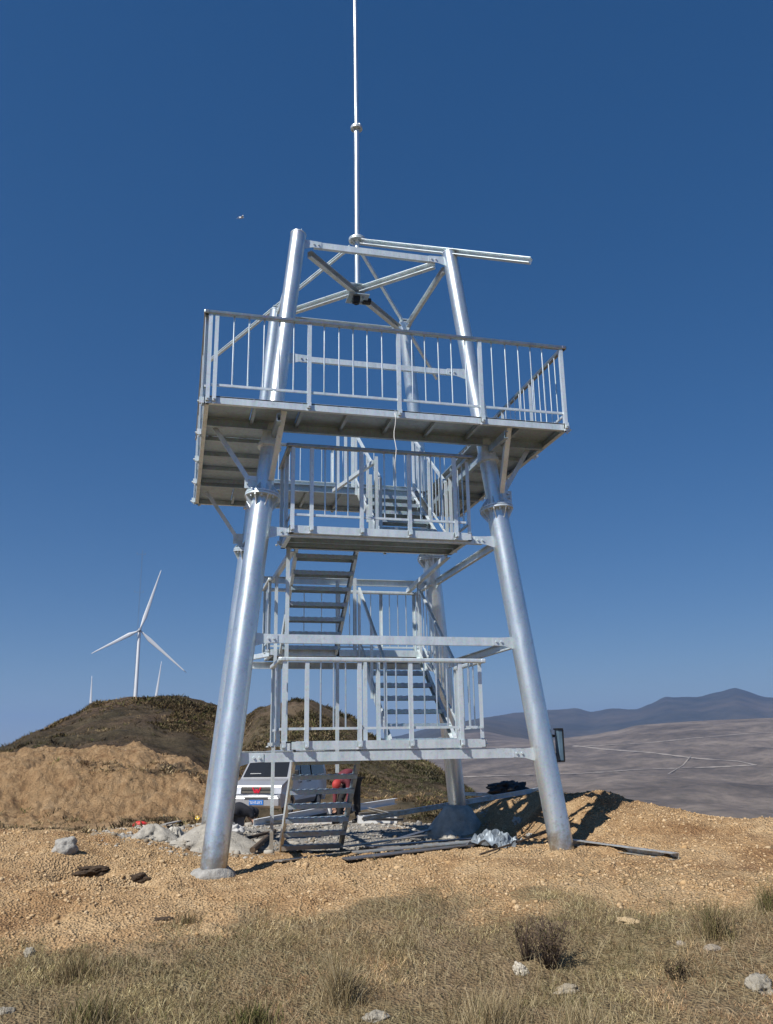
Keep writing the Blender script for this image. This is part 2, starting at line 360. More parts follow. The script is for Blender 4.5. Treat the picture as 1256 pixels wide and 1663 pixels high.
def kinds(x, y):
    r = np.hypot(x - CX, y - CY); th = np.degrees(np.arctan2(x - CX, y - CY))
    c = np.zeros((len(x), 4)); c[:, 3] = 1
    g = grass_mask(x, y, r, th)
    g = np.maximum(g, .42 * sstep(9.3, 8.6, r) * sstep(19, 24, th) * (fbm(x, y, 1.1, 3, 41) > -.1))
    c[:, 0] = g
    n = fbm(x, y, .45, 4, 81)
    # spoil floor under the tower and in front of the van; grey heaps at left
    fl = sstep(11.2, 12.2, r + .8 * n) * sstep(27, 24, r) * sstep(-4.5, -2.5, th) * sstep(20, 17.5, th)
    c[:, 1] = np.clip(fl * (.62 + .9 * n), 0, 1)
    c[:, 3] = sstep(25, 28, r) * sstep(3.5, 1.5, th)
    left = sstep(1, -1, th - 3.8)
    low = sstep(18.5, 20, r) * sstep(31.5, 28.5, r + 1.5 * n) * (.45 + .9 * fbm(x, y, .3, 4, 83)) * left
    scr = sstep(43.0, 44.6, r + 1.2 * n)
    bsh = sstep(.12, .55, fbm(x, y, .42, 4, 85) + .2 * fbm(x, y, 2.3, 3, 86)) * sstep(27, 30, r) * .6
    # hill two wholly covered
    right = sstep(2.6, 4.2, th)
    c[:, 2] = np.clip(np.maximum(left * np.maximum(scr, np.maximum(low, bsh * sstep(40, 36, r))), right * sstep(25.5, 27.5, r + n)), 0, 1)
    return c
TH_IN = np.arange(-13.5, 42.01, .09)
TH_ALL = np.concatenate([np.arange(-180, -20, 4.), np.arange(-20, -13.6, .8), TH_IN, np.arange(42.4, 52, .8), np.arange(52, 180.1, 4.)])
TH_ALL[0] = -180; TH_ALL[-1] = 180
r_a = np.concatenate([np.linspace(.3, 4, 12), np.geomspace(4.06, 26, 480)])
r_b = np.concatenate([np.geomspace(26, 120, 300)])
r_c = np.geomspace(120, 3300, 260)
r_d = np.geomspace(3300, 17000, 170)
TH_C = np.concatenate([np.arange(-180, -20, 4.), np.arange(-20, -13.6, .8), np.arange(-13.5, 42.01, .18), np.arange(42.4, 52, .8), np.arange(52, 180.1, 4.)]); TH_C[-1] = 180
ground = polar_mesh('ground', TH_ALL, r_a, TERR, kinds)
hills = polar_mesh('hillside', TH_ALL, r_b, TERR, kinds)
valley = polar_mesh('valley', TH_C, r_c, MOOR)
mountains = polar_mesh('mountains', TH_C, r_d, MTN)

def hit(px, py, r0=5, r1=30, step=.01):
    th, el = azel(px, py); rr = np.arange(r0, r1, step if r1 < 100 else (r1 - r0) / 6000)
    x = CX + rr * math.sin(R(th)); y = CY + rr * math.cos(R(th)); z = H(x, y); e = CZ + rr * math.tan(el)
    k = np.argmax(z >= e) if (z >= e).any() else len(rr) - 1
    return Vector((x[k], y[k], z[k]))

# ------------------------------------------------------------------ object helpers
def tag(o, label=None, cat=None, group=None, kind=None):
    if label: o['label'] = label
    if cat: o['category'] = cat
    if group: o['group'] = group
    if kind: o['kind'] = kind
    return o
def empty(name, loc, label=None, cat=None, group=None, rz=0):
    o = bpy.data.objects.new(name, None); COL.objects.link(o); o.location = loc; o.rotation_euler = (0, 0, rz)
    o.empty_display_size = .2
    return tag(o, label, cat, group)
class MB:
    def __init__(s): s.v = []; s.f = []; s.sm = []
    def add(s, vs, fs, smooth=False):
        o = len(s.v); s.v += [tuple(p) for p in vs]; s.f += [tuple(i + o for i in f) for f in fs]; s.sm += [smooth] * len(fs); return s
    def box(s, c, d, M=None):
        x, y, z = d[0] / 2, d[1] / 2, d[2] / 2
        vs = [Vector((sx * x, sy * y, sz * z)) for sz in (-1, 1) for sy in (-1, 1) for sx in (-1, 1)]
        if M is not None: vs = [M @ v for v in vs]
        vs = [v + Vector(c) for v in vs]
        return s.add(vs, [(0, 2, 3, 1), (4, 5, 7, 6), (0, 1, 5, 4), (2, 6, 7, 3), (0, 4, 6, 2), (1, 3, 7, 5)])
    def frame(s, a, b, up=(0, 0, 1)):
        a = Vector(a); b = Vector(b); d = (b - a).normalized(); u = Vector(up)
        if abs(d.dot(u.normalized())) > .97: u = Vector((0, 1, 0)) if abs(d.y) < .9 else Vector((1, 0, 0))
        x = d.cross(u).normalized(); y = x.cross(d).normalized(); return a, b, d, x, y
    def prism(s, prof, a, b, up=(0, 0, 1), closed=True):   # profile (x right, y up) swept a->b
        a, b, d, x, y = s.frame(a, b, up); n = len(prof)
        vs = [a + x * p[0] + y * p[1] for p in prof] + [b + x * p[0] + y * p[1] for p in prof]
        fs = [(i, (i + 1) % n, n + (i + 1) % n, n + i) for i in range(n)]
        fs += [tuple(range(n))[::-1], tuple(range(n, 2 * n))]
        return s.add(vs, fs)
    def bar(s, a, b, w=.05, h=.05, up=(0, 0, 1)):
        return s.prism([(-w / 2, -h / 2), (w / 2, -h / 2), (w / 2, h / 2), (-w / 2, h / 2)], a, b, up)
    def channel(s, a, b, w=.05, h=.1, t=.008, up=(0, 0, 1), flip=1):   # C section, open side on +x*flip
        W, Hh = w, h / 2; f = flip
        p = [(0, -Hh), (W * f, -Hh), (W * f, -Hh + t), (t * f, -Hh + t), (t * f, Hh - t), (W * f, Hh - t), (W * f, Hh), (0, Hh)]
        return s.prism(p, a, b, up)
    def angle(s, a, b, w=.06, t=.007, up=(0, 0, 1), fx=1, fy=1):
        return s.prism([(0, 0), (w * fx, 0), (w * fx, t * fy), (t * fx, t * fy), (t * fx, w * fy), (0, w * fy)], a, b, up)
    def tube(s, a, b, r, r2=None, n=12, caps=True):
        r2 = r if r2 is None else r2; a, b, d, x, y = s.frame(a, b); vs = []
        for p, q in ((a, r), (b, r2)):
            for k in range(n):
                t = 2 * math.pi * k / n; vs.append(p + x * (q * math.cos(t)) + y * (q * math.sin(t)))
        s.add(vs, [(k, (k + 1) % n, n + (k + 1) % n, n + k) for k in range(n)], True)
        if caps: s.add(vs, [tuple(range(n))[::-1], tuple(range(n, 2 * n))])
        return s
    def path(s, pts, r, n=8):
        pts = [Vector(p) for p in pts]; rings = []
        rr = r if isinstance(r, (list, tuple)) else [r] * len(pts)
        for i, p in enumerate(pts):
            d = (pts[min(i + 1, len(pts) - 1)] - pts[max(i - 1, 0)]).normalized(); u = Vector((0, 0, 1)) if abs(d.z) < .95 else Vector((1, 0, 0))
            x = d.cross(u).normalized(); y = x.cross(d)
            rings += [p + x * (rr[i] * math.cos(2 * math.pi * k / n)) + y * (rr[i] * math.sin(2 * math.pi * k / n)) for k in range(n)]
        fs = [(i * n + k, i * n + (k + 1) % n, (i + 1) * n + (k + 1) % n, (i + 1) * n + k) for i in range(len(pts) - 1) for k in range(n)]
        fs += [tuple(range(n))[::-1], tuple(range((len(pts) - 1) * n, len(pts) * n))]
        return s.add(rings, fs, True)
    def build(s, name, mat, parent=None, bevel=0):
        me = bpy.data.meshes.new(name); me.from_pydata([tuple(v) for v in s.v], [], s.f)
        me.polygons.foreach_set('use_smooth', s.sm); me.materials.append(mat)
        o = bpy.data.objects.new(name, me); COL.objects.link(o)
        if parent: o.parent = parent
        bm = bmesh.new(); bm.from_mesh(me); bmesh.ops.recalc_face_normals(bm, faces=bm.faces); bm.to_mesh(me); bm.free()
        if bevel:
            b_ = o.modifiers.new('bevel', 'BEVEL'); b_.width = bevel; b_.segments = 2; b_.limit_method = 'ANGLE'
        return o
def lump(name, loc, size, mat, parent=None, seed=0, sub=3, amp=.3, flat=.75, freq=1.6, facet=False, sink=.25):
    bm = bmesh.new(); bmesh.ops.create_icosphere(bm, subdivisions=sub, radius=1)
    from mathutils import noise as mn
    off = Vector((seed * 7.31, seed * 3.7, seed * 1.9))
    for v in bm.verts:
        p = v.co.copy(); k = 1 + amp * mn.fractal(p * freq + off, 1, 2, 4)
        if facet: k += amp * .6 * (mn.cell(p * 1.4 + off) - .5)
        v.co = Vector((p.x * size[0] * k, p.y * size[1] * k, (p.z * k + 1 - 2 * sink) * size[2]))
    me = bpy.data.meshes.new(name); bm.to_mesh(me); bm.free(); me.materials.append(mat)
    me.polygons.foreach_set('use_smooth', [not facet] * len(me.polygons))
    o = bpy.data.objects.new(name, me); COL.objects.link(o); o.location = loc
    if parent: o.parent = parent
    return o
#@@TOWER
# ------------------------------------------------------------------ the tower
A0, KT = 1.831, .1026
Z1, Z2, Z3, Z4, Z5, ZT, ZF = 1.041, 2.281, 3.511, 4.77, 7.546, 7.665, 3.922
def s_(z): return A0 - KT * z
LOFF = {(-1, -1): (-.022, 0, .03), (1, -1): (0, 0, .035), (-1, 1): (.085, .06, -.02), (1, 1): (.05, 0, -.06)}   # the real legs are not quite symmetric
def legp(sx, sy, z):
    a, b, c = LOFF[(sx, sy)]; dx = a + (b - a) * z / ZF if z < ZF else b + (c - b) * (z - ZF) / (ZT - ZF)
    return Vector((sx * s_(z) + dx, sy * s_(z), z))
tower = empty('observation_tower', (0, 0, 0), 'tall galvanised steel lookout tower on four leaning tubular legs, with stairs, railed decks and mast', 'tower')
PX, PY = 2.145, 2.058
def bolts(mb, pts, d, r=.014, h=.02):
    d = Vector(d)
    for p in pts: mb.tube(Vector(p), Vector(p) + d * h, r, n=6)
def leg(sx, sy, zb):
    m = MB(); m.tube(legp(sx, sy, zb), legp(sx, sy, ZF - .012), .131, .128, 32)
    m.tube(legp(sx, sy, ZF + .012), legp(sx, sy, ZT), .105, .101, 32)
    o = m.build('leg', GALV, tower)
    ax = (legp(sx, sy, 5) - legp(sx, sy, 4)).normalized()
    f = MB(); c = legp(sx, sy, ZF)
    f.tube(c - ax * .024, c - ax * .003, .205, n=36); f.tube(c + ax * .003, c + ax * .024, .205, n=36)
    x = ax.cross(Vector((0, 1, 0))).normalized(); y = ax.cross(x)
    for k in range(8):
        t = 2 * math.pi * (k + .3) / 8; d = x * math.cos(t) + y * math.sin(t); n = d.cross(ax).normalized() * .005
        for sg, r_ in ((1, .102), (-1, .128)):
            p = [c + d * (r_ - .01) + ax * sg * .024, c + d * .198 + ax * sg * .024, c + d * .198 + ax * sg * .045, c + d * r_ + ax * sg * .15]
            f.add([q + n for q in p] + [q - n for q in p], [(0, 1, 2, 3), (7, 6, 5, 4), (0, 4, 5, 1), (1, 5, 6, 2), (2, 6, 7, 3), (3, 7, 4, 0)])
    for k in range(8):
        t = 2 * math.pi * (k + .8) / 8; d = x * math.cos(t) + y * math.sin(t)
        f.tube(c + d * .172 - ax * .05, c + d * .172 + ax * .05, .013, n=6)
    f.build('flange', GALV_F, o)
    g = MB(); c = legp(sx, sy, 4.56); g.tube(c - ax * .02, c + ax * .02, .14, n=28); g.tube(c + ax * .02, c + ax * .1, .117, n=28)
    g.build('collar', GALV_F, o)
    e = MB(); c = legp(sx, sy, ZT); e.tube(c, c + ax * .012, .106, n=28)
    e.box(c + ax * .04 + Vector((-.03, -.0, 0)), (.008, .1, .07)); e.box(c + ax * .04 + Vector((.03, -.0, 0)), (.008, .1, .07))
    e.build('cap_plate', GALV_F, o)
    return o
for sx, sy, zb in ((-1, -1, -.12), (1, -1, -.15), (-1, 1, -.35), (1, 1, .1)): leg(sx, sy, zb)

def beam(a, b, w=.05, h=.10, off=.16, name='cross_beam', up=(0, 0, 1), flip=1, mat=None, plates=True):
    a = Vector(a); b = Vector(b); d = (b - a).normalized(); L = (b - a).length
    p, q = a + d * off, b - d * off
    m = MB(); m.channel(p + d * .1, q - d * .1, w, h, .007, up, flip)
    o = m.build(name, mat or GALV_F, tower)
    if plates:
        _, _, _, x, y = m.frame(a, b, up)
        for s0, s1 in ((a + d * (off - .05), 1), (b - d * (off - .05), -1)):
            g = MB(); e = d * s1
            pr = [s0 - y * .085, s0 + y * .06, s0 + e * .10 + y * .05, s0 + e * .25 + y * .042, s0 + e * .25 - y * .042, s0 + e * .12 - y * .05]
            t_ = x * (-.008 * flip)
            g.add([v + t_ * .3 for v in pr] + [v + t_ * 1.2 for v in pr], [tuple(range(6)), tuple(range(6, 12))[::-1]] + [(i, (i + 1) % 6, 6 + (i + 1) % 6, 6 + i) for i in range(6)])
            for u in (.15, .21): g.tube(s0 + e * u + t_ * .3, s0 + e * u + t_ * 3.2, .013, n=6)
            g.build('end_plate', GALV_F, o)
    return o
def face_beam(z, side, **kw):
    c = {'f': ((-1, -1), (1, -1)), 'b': ((1, 1), (-1, 1)), 'l': ((-1, 1), (-1, -1)), 'r': ((1, -1), (1, 1))}[side]
    return beam(legp(*c[0], z), legp(*c[1], z), **kw)
for z in (Z1, Z2, Z3):
    for s in 'fblr': face_beam(z, s, h=.095, flip=-1)
face_beam(5.80, 'f', h=.07, w=.04, off=.14, flip=-1); face_beam(4.97, 'b', h=.08, w=.04, off=.14, flip=-1)
for s in 'fblr': face_beam(Z5, s, h=.085, w=.05, off=.12, flip=-1)
# crossed diagonals at the top
beam(legp(-1, -1, Z5 - .06), legp(1, 1, Z5 - .06), .07, .09, .14, 'diagonal_beam', plates=False)
beam(legp(-1, 1, Z5 + .0), legp(1, -1, Z5 + .0), .07, .09, .14, 'diagonal_beam', plates=False)

# mast
mast = MB(); mast.tube((0, 0, Z5 + .06), (0, 0, 10.36), .042, n=20); mast.tube((0, 0, 10.385), (-.03, 0, 16.2), .036, .03, n=20)
mo = mast.build('mast', GALV, tower)
def mini_flange(z, r, parent, mat=GALV_F):
    f = MB(); f.tube((0, 0, z - .02), (0, 0, z - .003), r, n=28); f.tube((0, 0, z + .003), (0, 0, z + .02), r, n=28)
    for k in range(6):
        t = math.pi * k / 3 + .4; d = Vector((math.cos(t), math.sin(t), 0)); n = Vector((-d.y, d.x, 0)) * .003
        for sg in (1, -1):
            p = [Vector((0, 0, z + sg * .02)) + d * .04, Vector((0, 0, z + sg * .02)) + d * (r - .005), Vector((0, 0, z + sg * .085)) + d * .042]
            f.add([q + n for q in p] + [q - n for q in p], [(0, 1, 2), (5, 4, 3), (0, 3, 4, 1), (1, 4, 5, 2), (2, 5, 3, 0)])
        f.tube((d.x * r * .8, d.y * r * .8, z - .035), (d.x * r * .8, d.y * r * .8, z + .035), .008, n=6)
    return f.build('flange', mat, parent)
mini_flange(10.372, .09, mo); mini_flange(8.40, .125, mo)
sp = MB(); sp.box((0, 0, Z5 + .055), (.26, .26, .014)); sp.box((0, 0, Z5 - .115), (.30, .30, .014))
for a in (0, 1, 2, 3):
    t = a * math.pi / 2; sp.tube((.1 * math.cos(t + .785), .1 * math.sin(t + .785), Z5 - .15), (.1 * math.cos(t + .785), .1 * math.sin(t + .785), Z5 + .09), .012, n=6)
sp.build('seat_plate', GALV_P, mo)
jb = MB(); jb.box((-.03, -.05, Z5 - .17), (.10, .10, .09)); jb.box((.15, .06, Z5 - .11), (.12, .09, .07)); jb.tube((-.03, -.05, Z5 - .235), (-.03, -.05, Z5 - .22), .035, n=14)
jb.build('junction_box', DARKM, tower, .008)
# hip rafters running past the leg tops
J = Vector((0, 0, 8.36))
for (sx, sy, ext, w_) in ((1, -1, 1.78, .075), (-1, 1, 1.92, .045), (1, 1, 1.85, .045)):
    tgt = legp(sx, sy, ZT + (.02 if sy < 0 else .06)); d = tgt - J; m = MB()
    m.channel(J + d * .07, J + d * ext, w_, w_, .007, (0, 0, 1), 1 if sy < 0 else -1)
    o = m.build('hip_rafter', GALV_F, tower)
    n = d.cross(Vector((0, 0, 1))).normalized()
    g = MB(); g.box(tgt, (.12, .12, .012)); bolts(g, [tgt + n * .03, tgt - n * .03], (0, 0, 1)); g.build('clip', GALV_F, o)

# decks
def deck(name, x0, x1, y0, y1, z, holes=None, ribs='x', th=.012, step=.55, label=None):
    """plate sheets with ribs below; z is the top surface"""
    strips = [(x0, x1, y0, y1, ribs)] if not holes else [
        (x0, x1, y0, holes[2], 'y'), (x0, x1, holes[3], y1, 'y'), (x0, holes[0], holes[2], holes[3], 'x'), (holes[1], x1, holes[2], holes[3], 'x')]
    first = None
    for (a, b, c, d, rb) in strips:
        m = MB(); L = (b - a) if rb == 'y' else (d - c); n = max(1, round(L / step))
        if first is None:
            root = bpy.data.objects.new(name, None); COL.objects.link(root); root.parent = tower; first = root
            if label: root['label'] = label
        for k in range(n):
            u0, u1 = k / n, (k + 1) / n; g = .004
            if rb == 'y': bx = (a + (b - a) * u0 + g, a + (b - a) * u1 - g, c, d)
            else: bx = (a, b, c + (d - c) * u0 + g, c + (d - c) * u1 - g)
            p = MB(); p.box(((bx[0] + bx[1]) / 2, (bx[2] + bx[3]) / 2, z - th / 2 - random.random() * .002), (bx[1] - bx[0], bx[3] - bx[2], th))
            p.build('floor_plate', GALV_P, first)
        for k in range(n + 1):
            u = k / n; m = MB()
            if rb == 'y': m.bar((a + .03 + (b - a - .06) * u, c + .01, z - th - .032), (a + .03 + (b - a - .06) * u, d - .01, z - th - .032), .035, .05)
            else: m.bar((a + .01, c + .03 + (d - c - .06) * u, z - th - .032), (b - .01, c + .03 + (d - c - .06) * u, z - th - .032), .035, .05)
            m.build('floor_rib', GALV_P, first)
    return first
def fascia(parent, a, b, h=.085, z=0, flip=1):
    m = MB(); a = Vector(a); b = Vector(b); m.channel(a, b, .05, h, .006, (0, 0, 1), flip); return m.build('edge_channel', GALV_F, parent)
STUFF_BAL = MB()
def railing(a, b, z0, z1, posts, bals, parent=tower, stuffy=False, low=.13, post_drop=.10, hand=(.06, .045), label=None, out=None):
    """posts, bals: metres along a->b. Rail top at z1, deck at z0."""
    a = Vector((a[0], a[1], 0)); b = Vector((b[0], b[1], 0)); d = (b - a).normalized(); L = (b - a).length; n = Vector((d.y, -d.x, 0)) if out is None else Vector(out)
    root = bpy.data.objects.new('railing', None); COL.objects.link(root); root.parent = parent
    if label: root['label'] = label
    A = Vector((a.x, a.y, 0)); o_ = n * .031
    for t in posts:
        p = A + d * t + o_; m = MB()
        m.angle(Vector((p.x, p.y, z0 - post_drop)) - d * .021, Vector((p.x, p.y, z1 - .02)) - d * .021, .043, .007, up=n, fx=1, fy=-1)
        m.box((p.x, p.y, z0 - post_drop * .4), (.042 if abs(d.x) > .5 else .05, .05 if abs(d.x) > .5 else .042, post_drop * .7))
        q = Vector((p.x, p.y, z0 - .05)) + n * .02; m.tube(q, q + n * .025, .012, n=6)
        m.build('post', GALV_F, root)
    m = MB(); m.bar(Vector((a.x, a.y, z1 - .02)) + o_ * .5 - d * .05, Vector((b.x, b.y, z1 - .02)) + o_ * .5 + d * .05, *hand); m.build('top_rail', GALV_D if z0 > 3 else GALV_F, root, .012)
    m = MB(); m.bar(Vector((a.x, a.y, z0 + low)) + d * .06, Vector((b.x, b.y, z0 + low)) - d * .04, .022, .026); m.build('bottom_rail', GALV_F, root)
    for t in bals:
        p = A + d * t; lo, hi = Vector((p.x, p.y, z0 + low)), Vector((p.x, p.y, z1 - .03))
        if stuffy: STUFF_BAL.tube(lo, hi, .0095, n=8)
        else:
            m = MB(); m.tube(lo, hi, .0095, n=8); m.build('baluster', GALV, root)
    return root
def even(posts, k):
    return [p + (q - p) * (i + 1) / (k + 1) for p, q in zip(posts[:-1], posts[1:]) for i in range(k)]
ZD = 4.86; RT = 5.875
HX0, HX1, HY0, HY1 = -1.22, 1.24, -1.42, .98
top = deck('deck', -PX, PX, -PY, PY, ZD, (HX0, HX1, HY0, HY1), label='topmost walkway deck running round a central opening')
for (a, b) in (((-PX, -PY), (PX, -PY)), ((PX, -PY), (PX, PY)), ((PX, PY), (-PX, PY)), ((-PX, PY), (-PX, -PY))):
    fascia(top, (a[0], a[1], ZD - .042), (b[0], b[1], ZD - .042), .088, flip=-1)
for y in (HY0, HY1): m = MB(); m.channel((-PX + .05, y, ZD - .07), (PX - .05, y, ZD - .07), .05, .11, .006); m.build('bearer', GALV_P, top)
for x in (-s_(4.7), s_(4.7)): m = MB(); m.channel((x, -PY + .05, ZD - .175), (x, PY - .05, ZD - .175), .05, .09, .006); m.build('bearer', GALV_P, top)
FX = [0.0, .10, 1.145, 2.195, 3.205, 4.265]
FB = [t + PX for t in (-1.855, -1.686, -1.516, -1.344, -1.178, -.826, -.654, -.489, -.322, -.146, .218, .376, .543, .704, .882, 1.218, 1.393, 1.561, 1.722, 1.876)]
railing((-PX, -PY), (PX, -PY), ZD, RT, [.03] + FX[1:], FB, label='front railing of the top deck')
sp4 = [.06, 1.05, 2.06, 3.07, 4.06]
railing((PX, -PY), (PX, PY), ZD, RT, sp4, even(sp4, 5), label='right side railing of the top deck')
railing((PX, PY), (-PX, PY), ZD, RT, [.06, 1.1, 2.145, 3.19, 4.23], even([.06, 1.1, 2.145, 3.19, 4.23], 5), stuffy=True)
railing((-PX, PY), (-PX, -PY), ZD, RT, sp4, even(sp4, 5), stuffy=False, label='left side railing of the top deck')
# deck struts
for sx in (-1, 1):
    for sy in (-1, 1):
        a = legp(sx, sy, 4.08); b = Vector((sx * 1.98, sy * 1.33, ZD - .07)); m = MB()
        st_ = a + Vector((sx * .12, 0, 0)); m.angle(st_, b, .055, .007, (0, 1, 0)); o = m.build('knee_brace', GALV_F, tower)
        g = MB(); g.box(a + Vector((sx * .16, -.004 * sy, .02)), (.14, .01, .15)); bolts(g, [a + Vector((sx * .18, -.004, .05)), a + Vector((sx * .2, -.004, -.0))], (0, -1, 0), .012, .03); g.build('lug', GALV_F, o)
    a = legp(sx, -1, 4.1); b = Vector((sx * s_(4.7) + .06, -PY + .1, ZD - .07)); m = MB(); m.angle(a + Vector((.03, -.12, 0)), b, .06, .007, (1, 0, 0)); m.build('knee_brace', GALV_F, tower)

def landing(z, x0, x1, y0, y1, label, front=True, fh=.09):
    dk = deck('deck', x0, x1, y0, y1, z, None, ribs='x', step=.27, label=label)
    for (a, b) in (((x0, y0), (x1, y0)), ((x1, y0), (x1, y1)), ((x1, y1), (x0, y1)), ((x0, y1), (x0, y0))):
        fascia(dk, (a[0], a[1], z - fh / 2 + .004), (b[0], b[1], z - fh / 2 + .004), fh, flip=-1)
    return dk
Y1, Y3 = -1.73, -1.53
landing(1.195, -1.10, 1.05, Y1, -.80, 'lowest landing above the ground stair')
landing(3.575, -1.13, 1.06, Y3, -.70, 'upper front landing under the top deck')
landing(2.43, -1.08, 1.22, .80, 1.58, 'rear landing between the flights')
railing((-1.20, Y1), (1.0, Y1), 1.195, 2.065, [.02, .26, .83, 1.40, 1.97], [.41, .55, .68, 1.11, 1.24, 1.56, 1.70, 1.82, 2.08], label='front railing of the lowest landing', post_drop=.085)
railing((-1.13, Y3), (1.03, Y3), 3.575, 4.555, [.03, .25, .84, 1.42, 1.99], [.41, .54, .68, 1.12, 1.25, 1.56, 1.70, 1.82], label='front railing of the upper landing', post_drop=.085)
for z, zt, xl, xr, ya, yb in ((1.195, 2.065, -1.19, 1.03, Y1, -.80), (3.575, 4.555, -1.12, 1.05, Y3, -.70)):
    L = yb - ya
    railing((xl, yb), (xl, ya), z, zt, [.03, L - .3], [L * .3, L * .48], post_drop=.05)
    railing((xr, ya), (xr, yb), z, zt, [.1, L - .05], [L * .3, L * .5, L * .7], post_drop=.05)
railing((1.22, 1.58), (-1.08, 1.58), 2.43, 3.41, [.03, .55, 1.2, 2.25], even([.03, .55, 1.2, 2.25], 3), stuffy=True, post_drop=.04)
railing((1.22, .82), (1.22, 1.58), 2.43, 3.41, [.03, .73], [.2, .37, .55], stuffy=True, post_drop=.04)
railing((-1.08, 1.58), (-1.08, .82), 2.43, 3.41, [.03, .73], [.2, .37, .55], stuffy=True, post_drop=.04)

def stairs(x0, x1, yb, zb, yt, zt, n, rails=True, label=None, sides=(0, 1), risers=False):
    root = bpy.data.objects.new('stair_flight', None); COL.objects.link(root); root.parent = tower
    if label: root['label'] = label
    d = Vector((0, yt - yb, zt - zb)); u = d.normalized(); nrm = Vector((0, -u.z, u.y)); nrm = nrm if nrm.z > 0 else -nrm
    for x, f in ((x0, 1), (x1, -1)):
        m = MB(); m.channel((x, yb, zb), (x, yt, zt), .04, .105, .007, nrm, f if u.y > 0 else -f); m.build('stringer', GALV_F, root)
    for k in range(n):
        t = (k + .35) / n; p = Vector(((x0 + x1) / 2, yb, zb)) + d * t; dep = .2
        m = MB(); m.box(p + Vector((0, 0, .0)), (x1 - x0 - .03, dep, .006)); m.box(p + Vector((0, dep / 2, -.022)), (x1 - x0 - .03, .006, .05)); m.box(p + Vector((0, -dep / 2, -.022)), (x1 - x0 - .03, .006, .05))
        for q in range(9): m.box(p + Vector(((x1 - x0) * (q - 4) / 9.5, 0, .006)), (.035, dep * .9, .006))
        m.build('tread', GALV_F if risers else GALV_P, root)
        if risers: m = MB(); m.box(p + Vector((0, dep / 2 + .008, (zt - zb) / n / 2 - .01)), (x1 - x0 - .04, .005, (zt - zb) / n - .05)); m.build('riser', GALV_F, root)
    if rails:
        for x in [(x0 - .02, x1 + .02)[s] for s in sides]:
            h = bpy.data.objects.new('handrail', None); COL.objects.link(h); h.parent = root
            m = MB(); a = Vector((x, yb, zb + .92)) + d * .04; b = Vector((x, yt, zt + .92)) - d * .02
            m.bar(a, b, .034, .034); m.bar(a - Vector((0, 0, .72)), b - Vector((0, 0, .72)), .02, .022)
            for t in (.04, .5, .98):
                q = Vector((x, yb, zb)) + d * t; m.bar(q - Vector((0, 0, .05)), q + Vector((0, 0, .92)), .034, .034, (0, 1, 0))
            h2 = m.build('rail_frame', GALV_F, root)
            bpy.data.objects.remove(h)
            h2.name = 'handrail'
            for t in ((.13, .22, .31, .40, .6, .69, .78, .87) if x > .5 else ()):
                q = Vector((x, yb, zb)) + d * t; STUFF_BAL.tube(q + Vector((0, 0, .2)), q + Vector((0, 0, .9)), .009, n=6)
    return root
stairs(-.95, -.15, .45, -.10, -.80, 1.10, 7, False, 'lowest flight from the ground to the first landing')
stairs(.18, 1.03, -.80, 1.15, .80, 2.40, 7, True, 'second flight rising away to the rear landing')
stairs(-.95, -.15, .80, 2.40, -.70, 3.55, 7, False, 'third flight rising to the upper landing')
stairs(.18, 1.03, -.68, 3.52, .98, 4.80, 7, True, 'uppermost flight to the top deck')
for (x, y, za, zb_) in ((-.985, .79, -.17, 3.45), (-.12, .83, .80, 3.42), (.13, .83, 2.43, 3.45), (1.08, .83, 2.35, 3.4), (-1.02, -.74, 1.1, 3.5), (.10, -.72, 3.58, 4.75), (.02, -.72, 3.58, 4.5), (-.08, -.78, 1.2, 2.15), (.08, -.78, 1.2, 2.2)):
    m = MB(); m.channel((x, y, za), (x, y, zb_), .04, .06, .006, (0, 1, 0)); m.build('upright', GALV_F, tower)
for (x, y) in ((.12, 1.0), (.02, 1.03), (-.10, 1.02), (1.10, 1.0)):
    m = MB(); m.bar((x, y, 4.8), (x, y, 5.85), .04, .04, (0, 1, 0)); m.build('gate_post', GALV_F, tower)

m = MB(); m.bar((.06, -.7, 4.69), (-.22, .7, 4.70), .045, .05); m.build('handrail', GALV_F, tower)
m = MB(); m.angle((1.0, -.68, 3.46), (1.02, 1.4, 3.36), .06, .007); m.build('strut', GALV_F, tower)
m = MB(); m.angle((-1.0, -.68, 3.46), (-1.02, 1.4, 3.46), .06, .007); m.build('strut', GALV_F, tower)
m = MB(); m.angle((-.95, .78, 2.36), (-1.6, 1.6, 2.30), .06, .007); m.build('strut', GALV_F, tower)
sb = STUFF_BAL.build('baluster', GALV, tower); sb['kind'] = 'stuff'; sb['label'] = 'thin bars of the stair and rear railings'

cord = MB(); cord.path([(-.02 + .010 * math.sin(k * 1.3), -PY - .055 - .012 * math.cos(k * .9), 4.80 - k * .072 ) for k in range(11)], .0045, 6)
o = cord.build('hanging_cord', WHITEP); tag(o, 'thin white cord dangling below the middle of the top deck front edge', 'cord')
# meter box on the right leg
p = legp(1, -1, 1.12) + Vector((.22, .03, 0))
bx = empty('electric_box', p, 'shallow blue grey box with dark rim clamped to the front right leg of the tower', 'box')
m = MB(); m.box((0, 0, 0), (.05, .10, .34)); m.build('casing', simple('box_paint', (.10, .17, .24), .5, .1), bx, .006)
m = MB()
for z in (-.175, .175): m.box((0, 0, z), (.065, .12, .016))
m.box((.03, 0, 0), (.012, .12, .335)); m.build('rim', DARKM, bx)
m = MB(); m.box((-.075, 0, .1), (.05, .05, .03)); m.box((-.075, 0, -.1), (.05, .05, .03)); m.build('clamp', DARKM, bx)
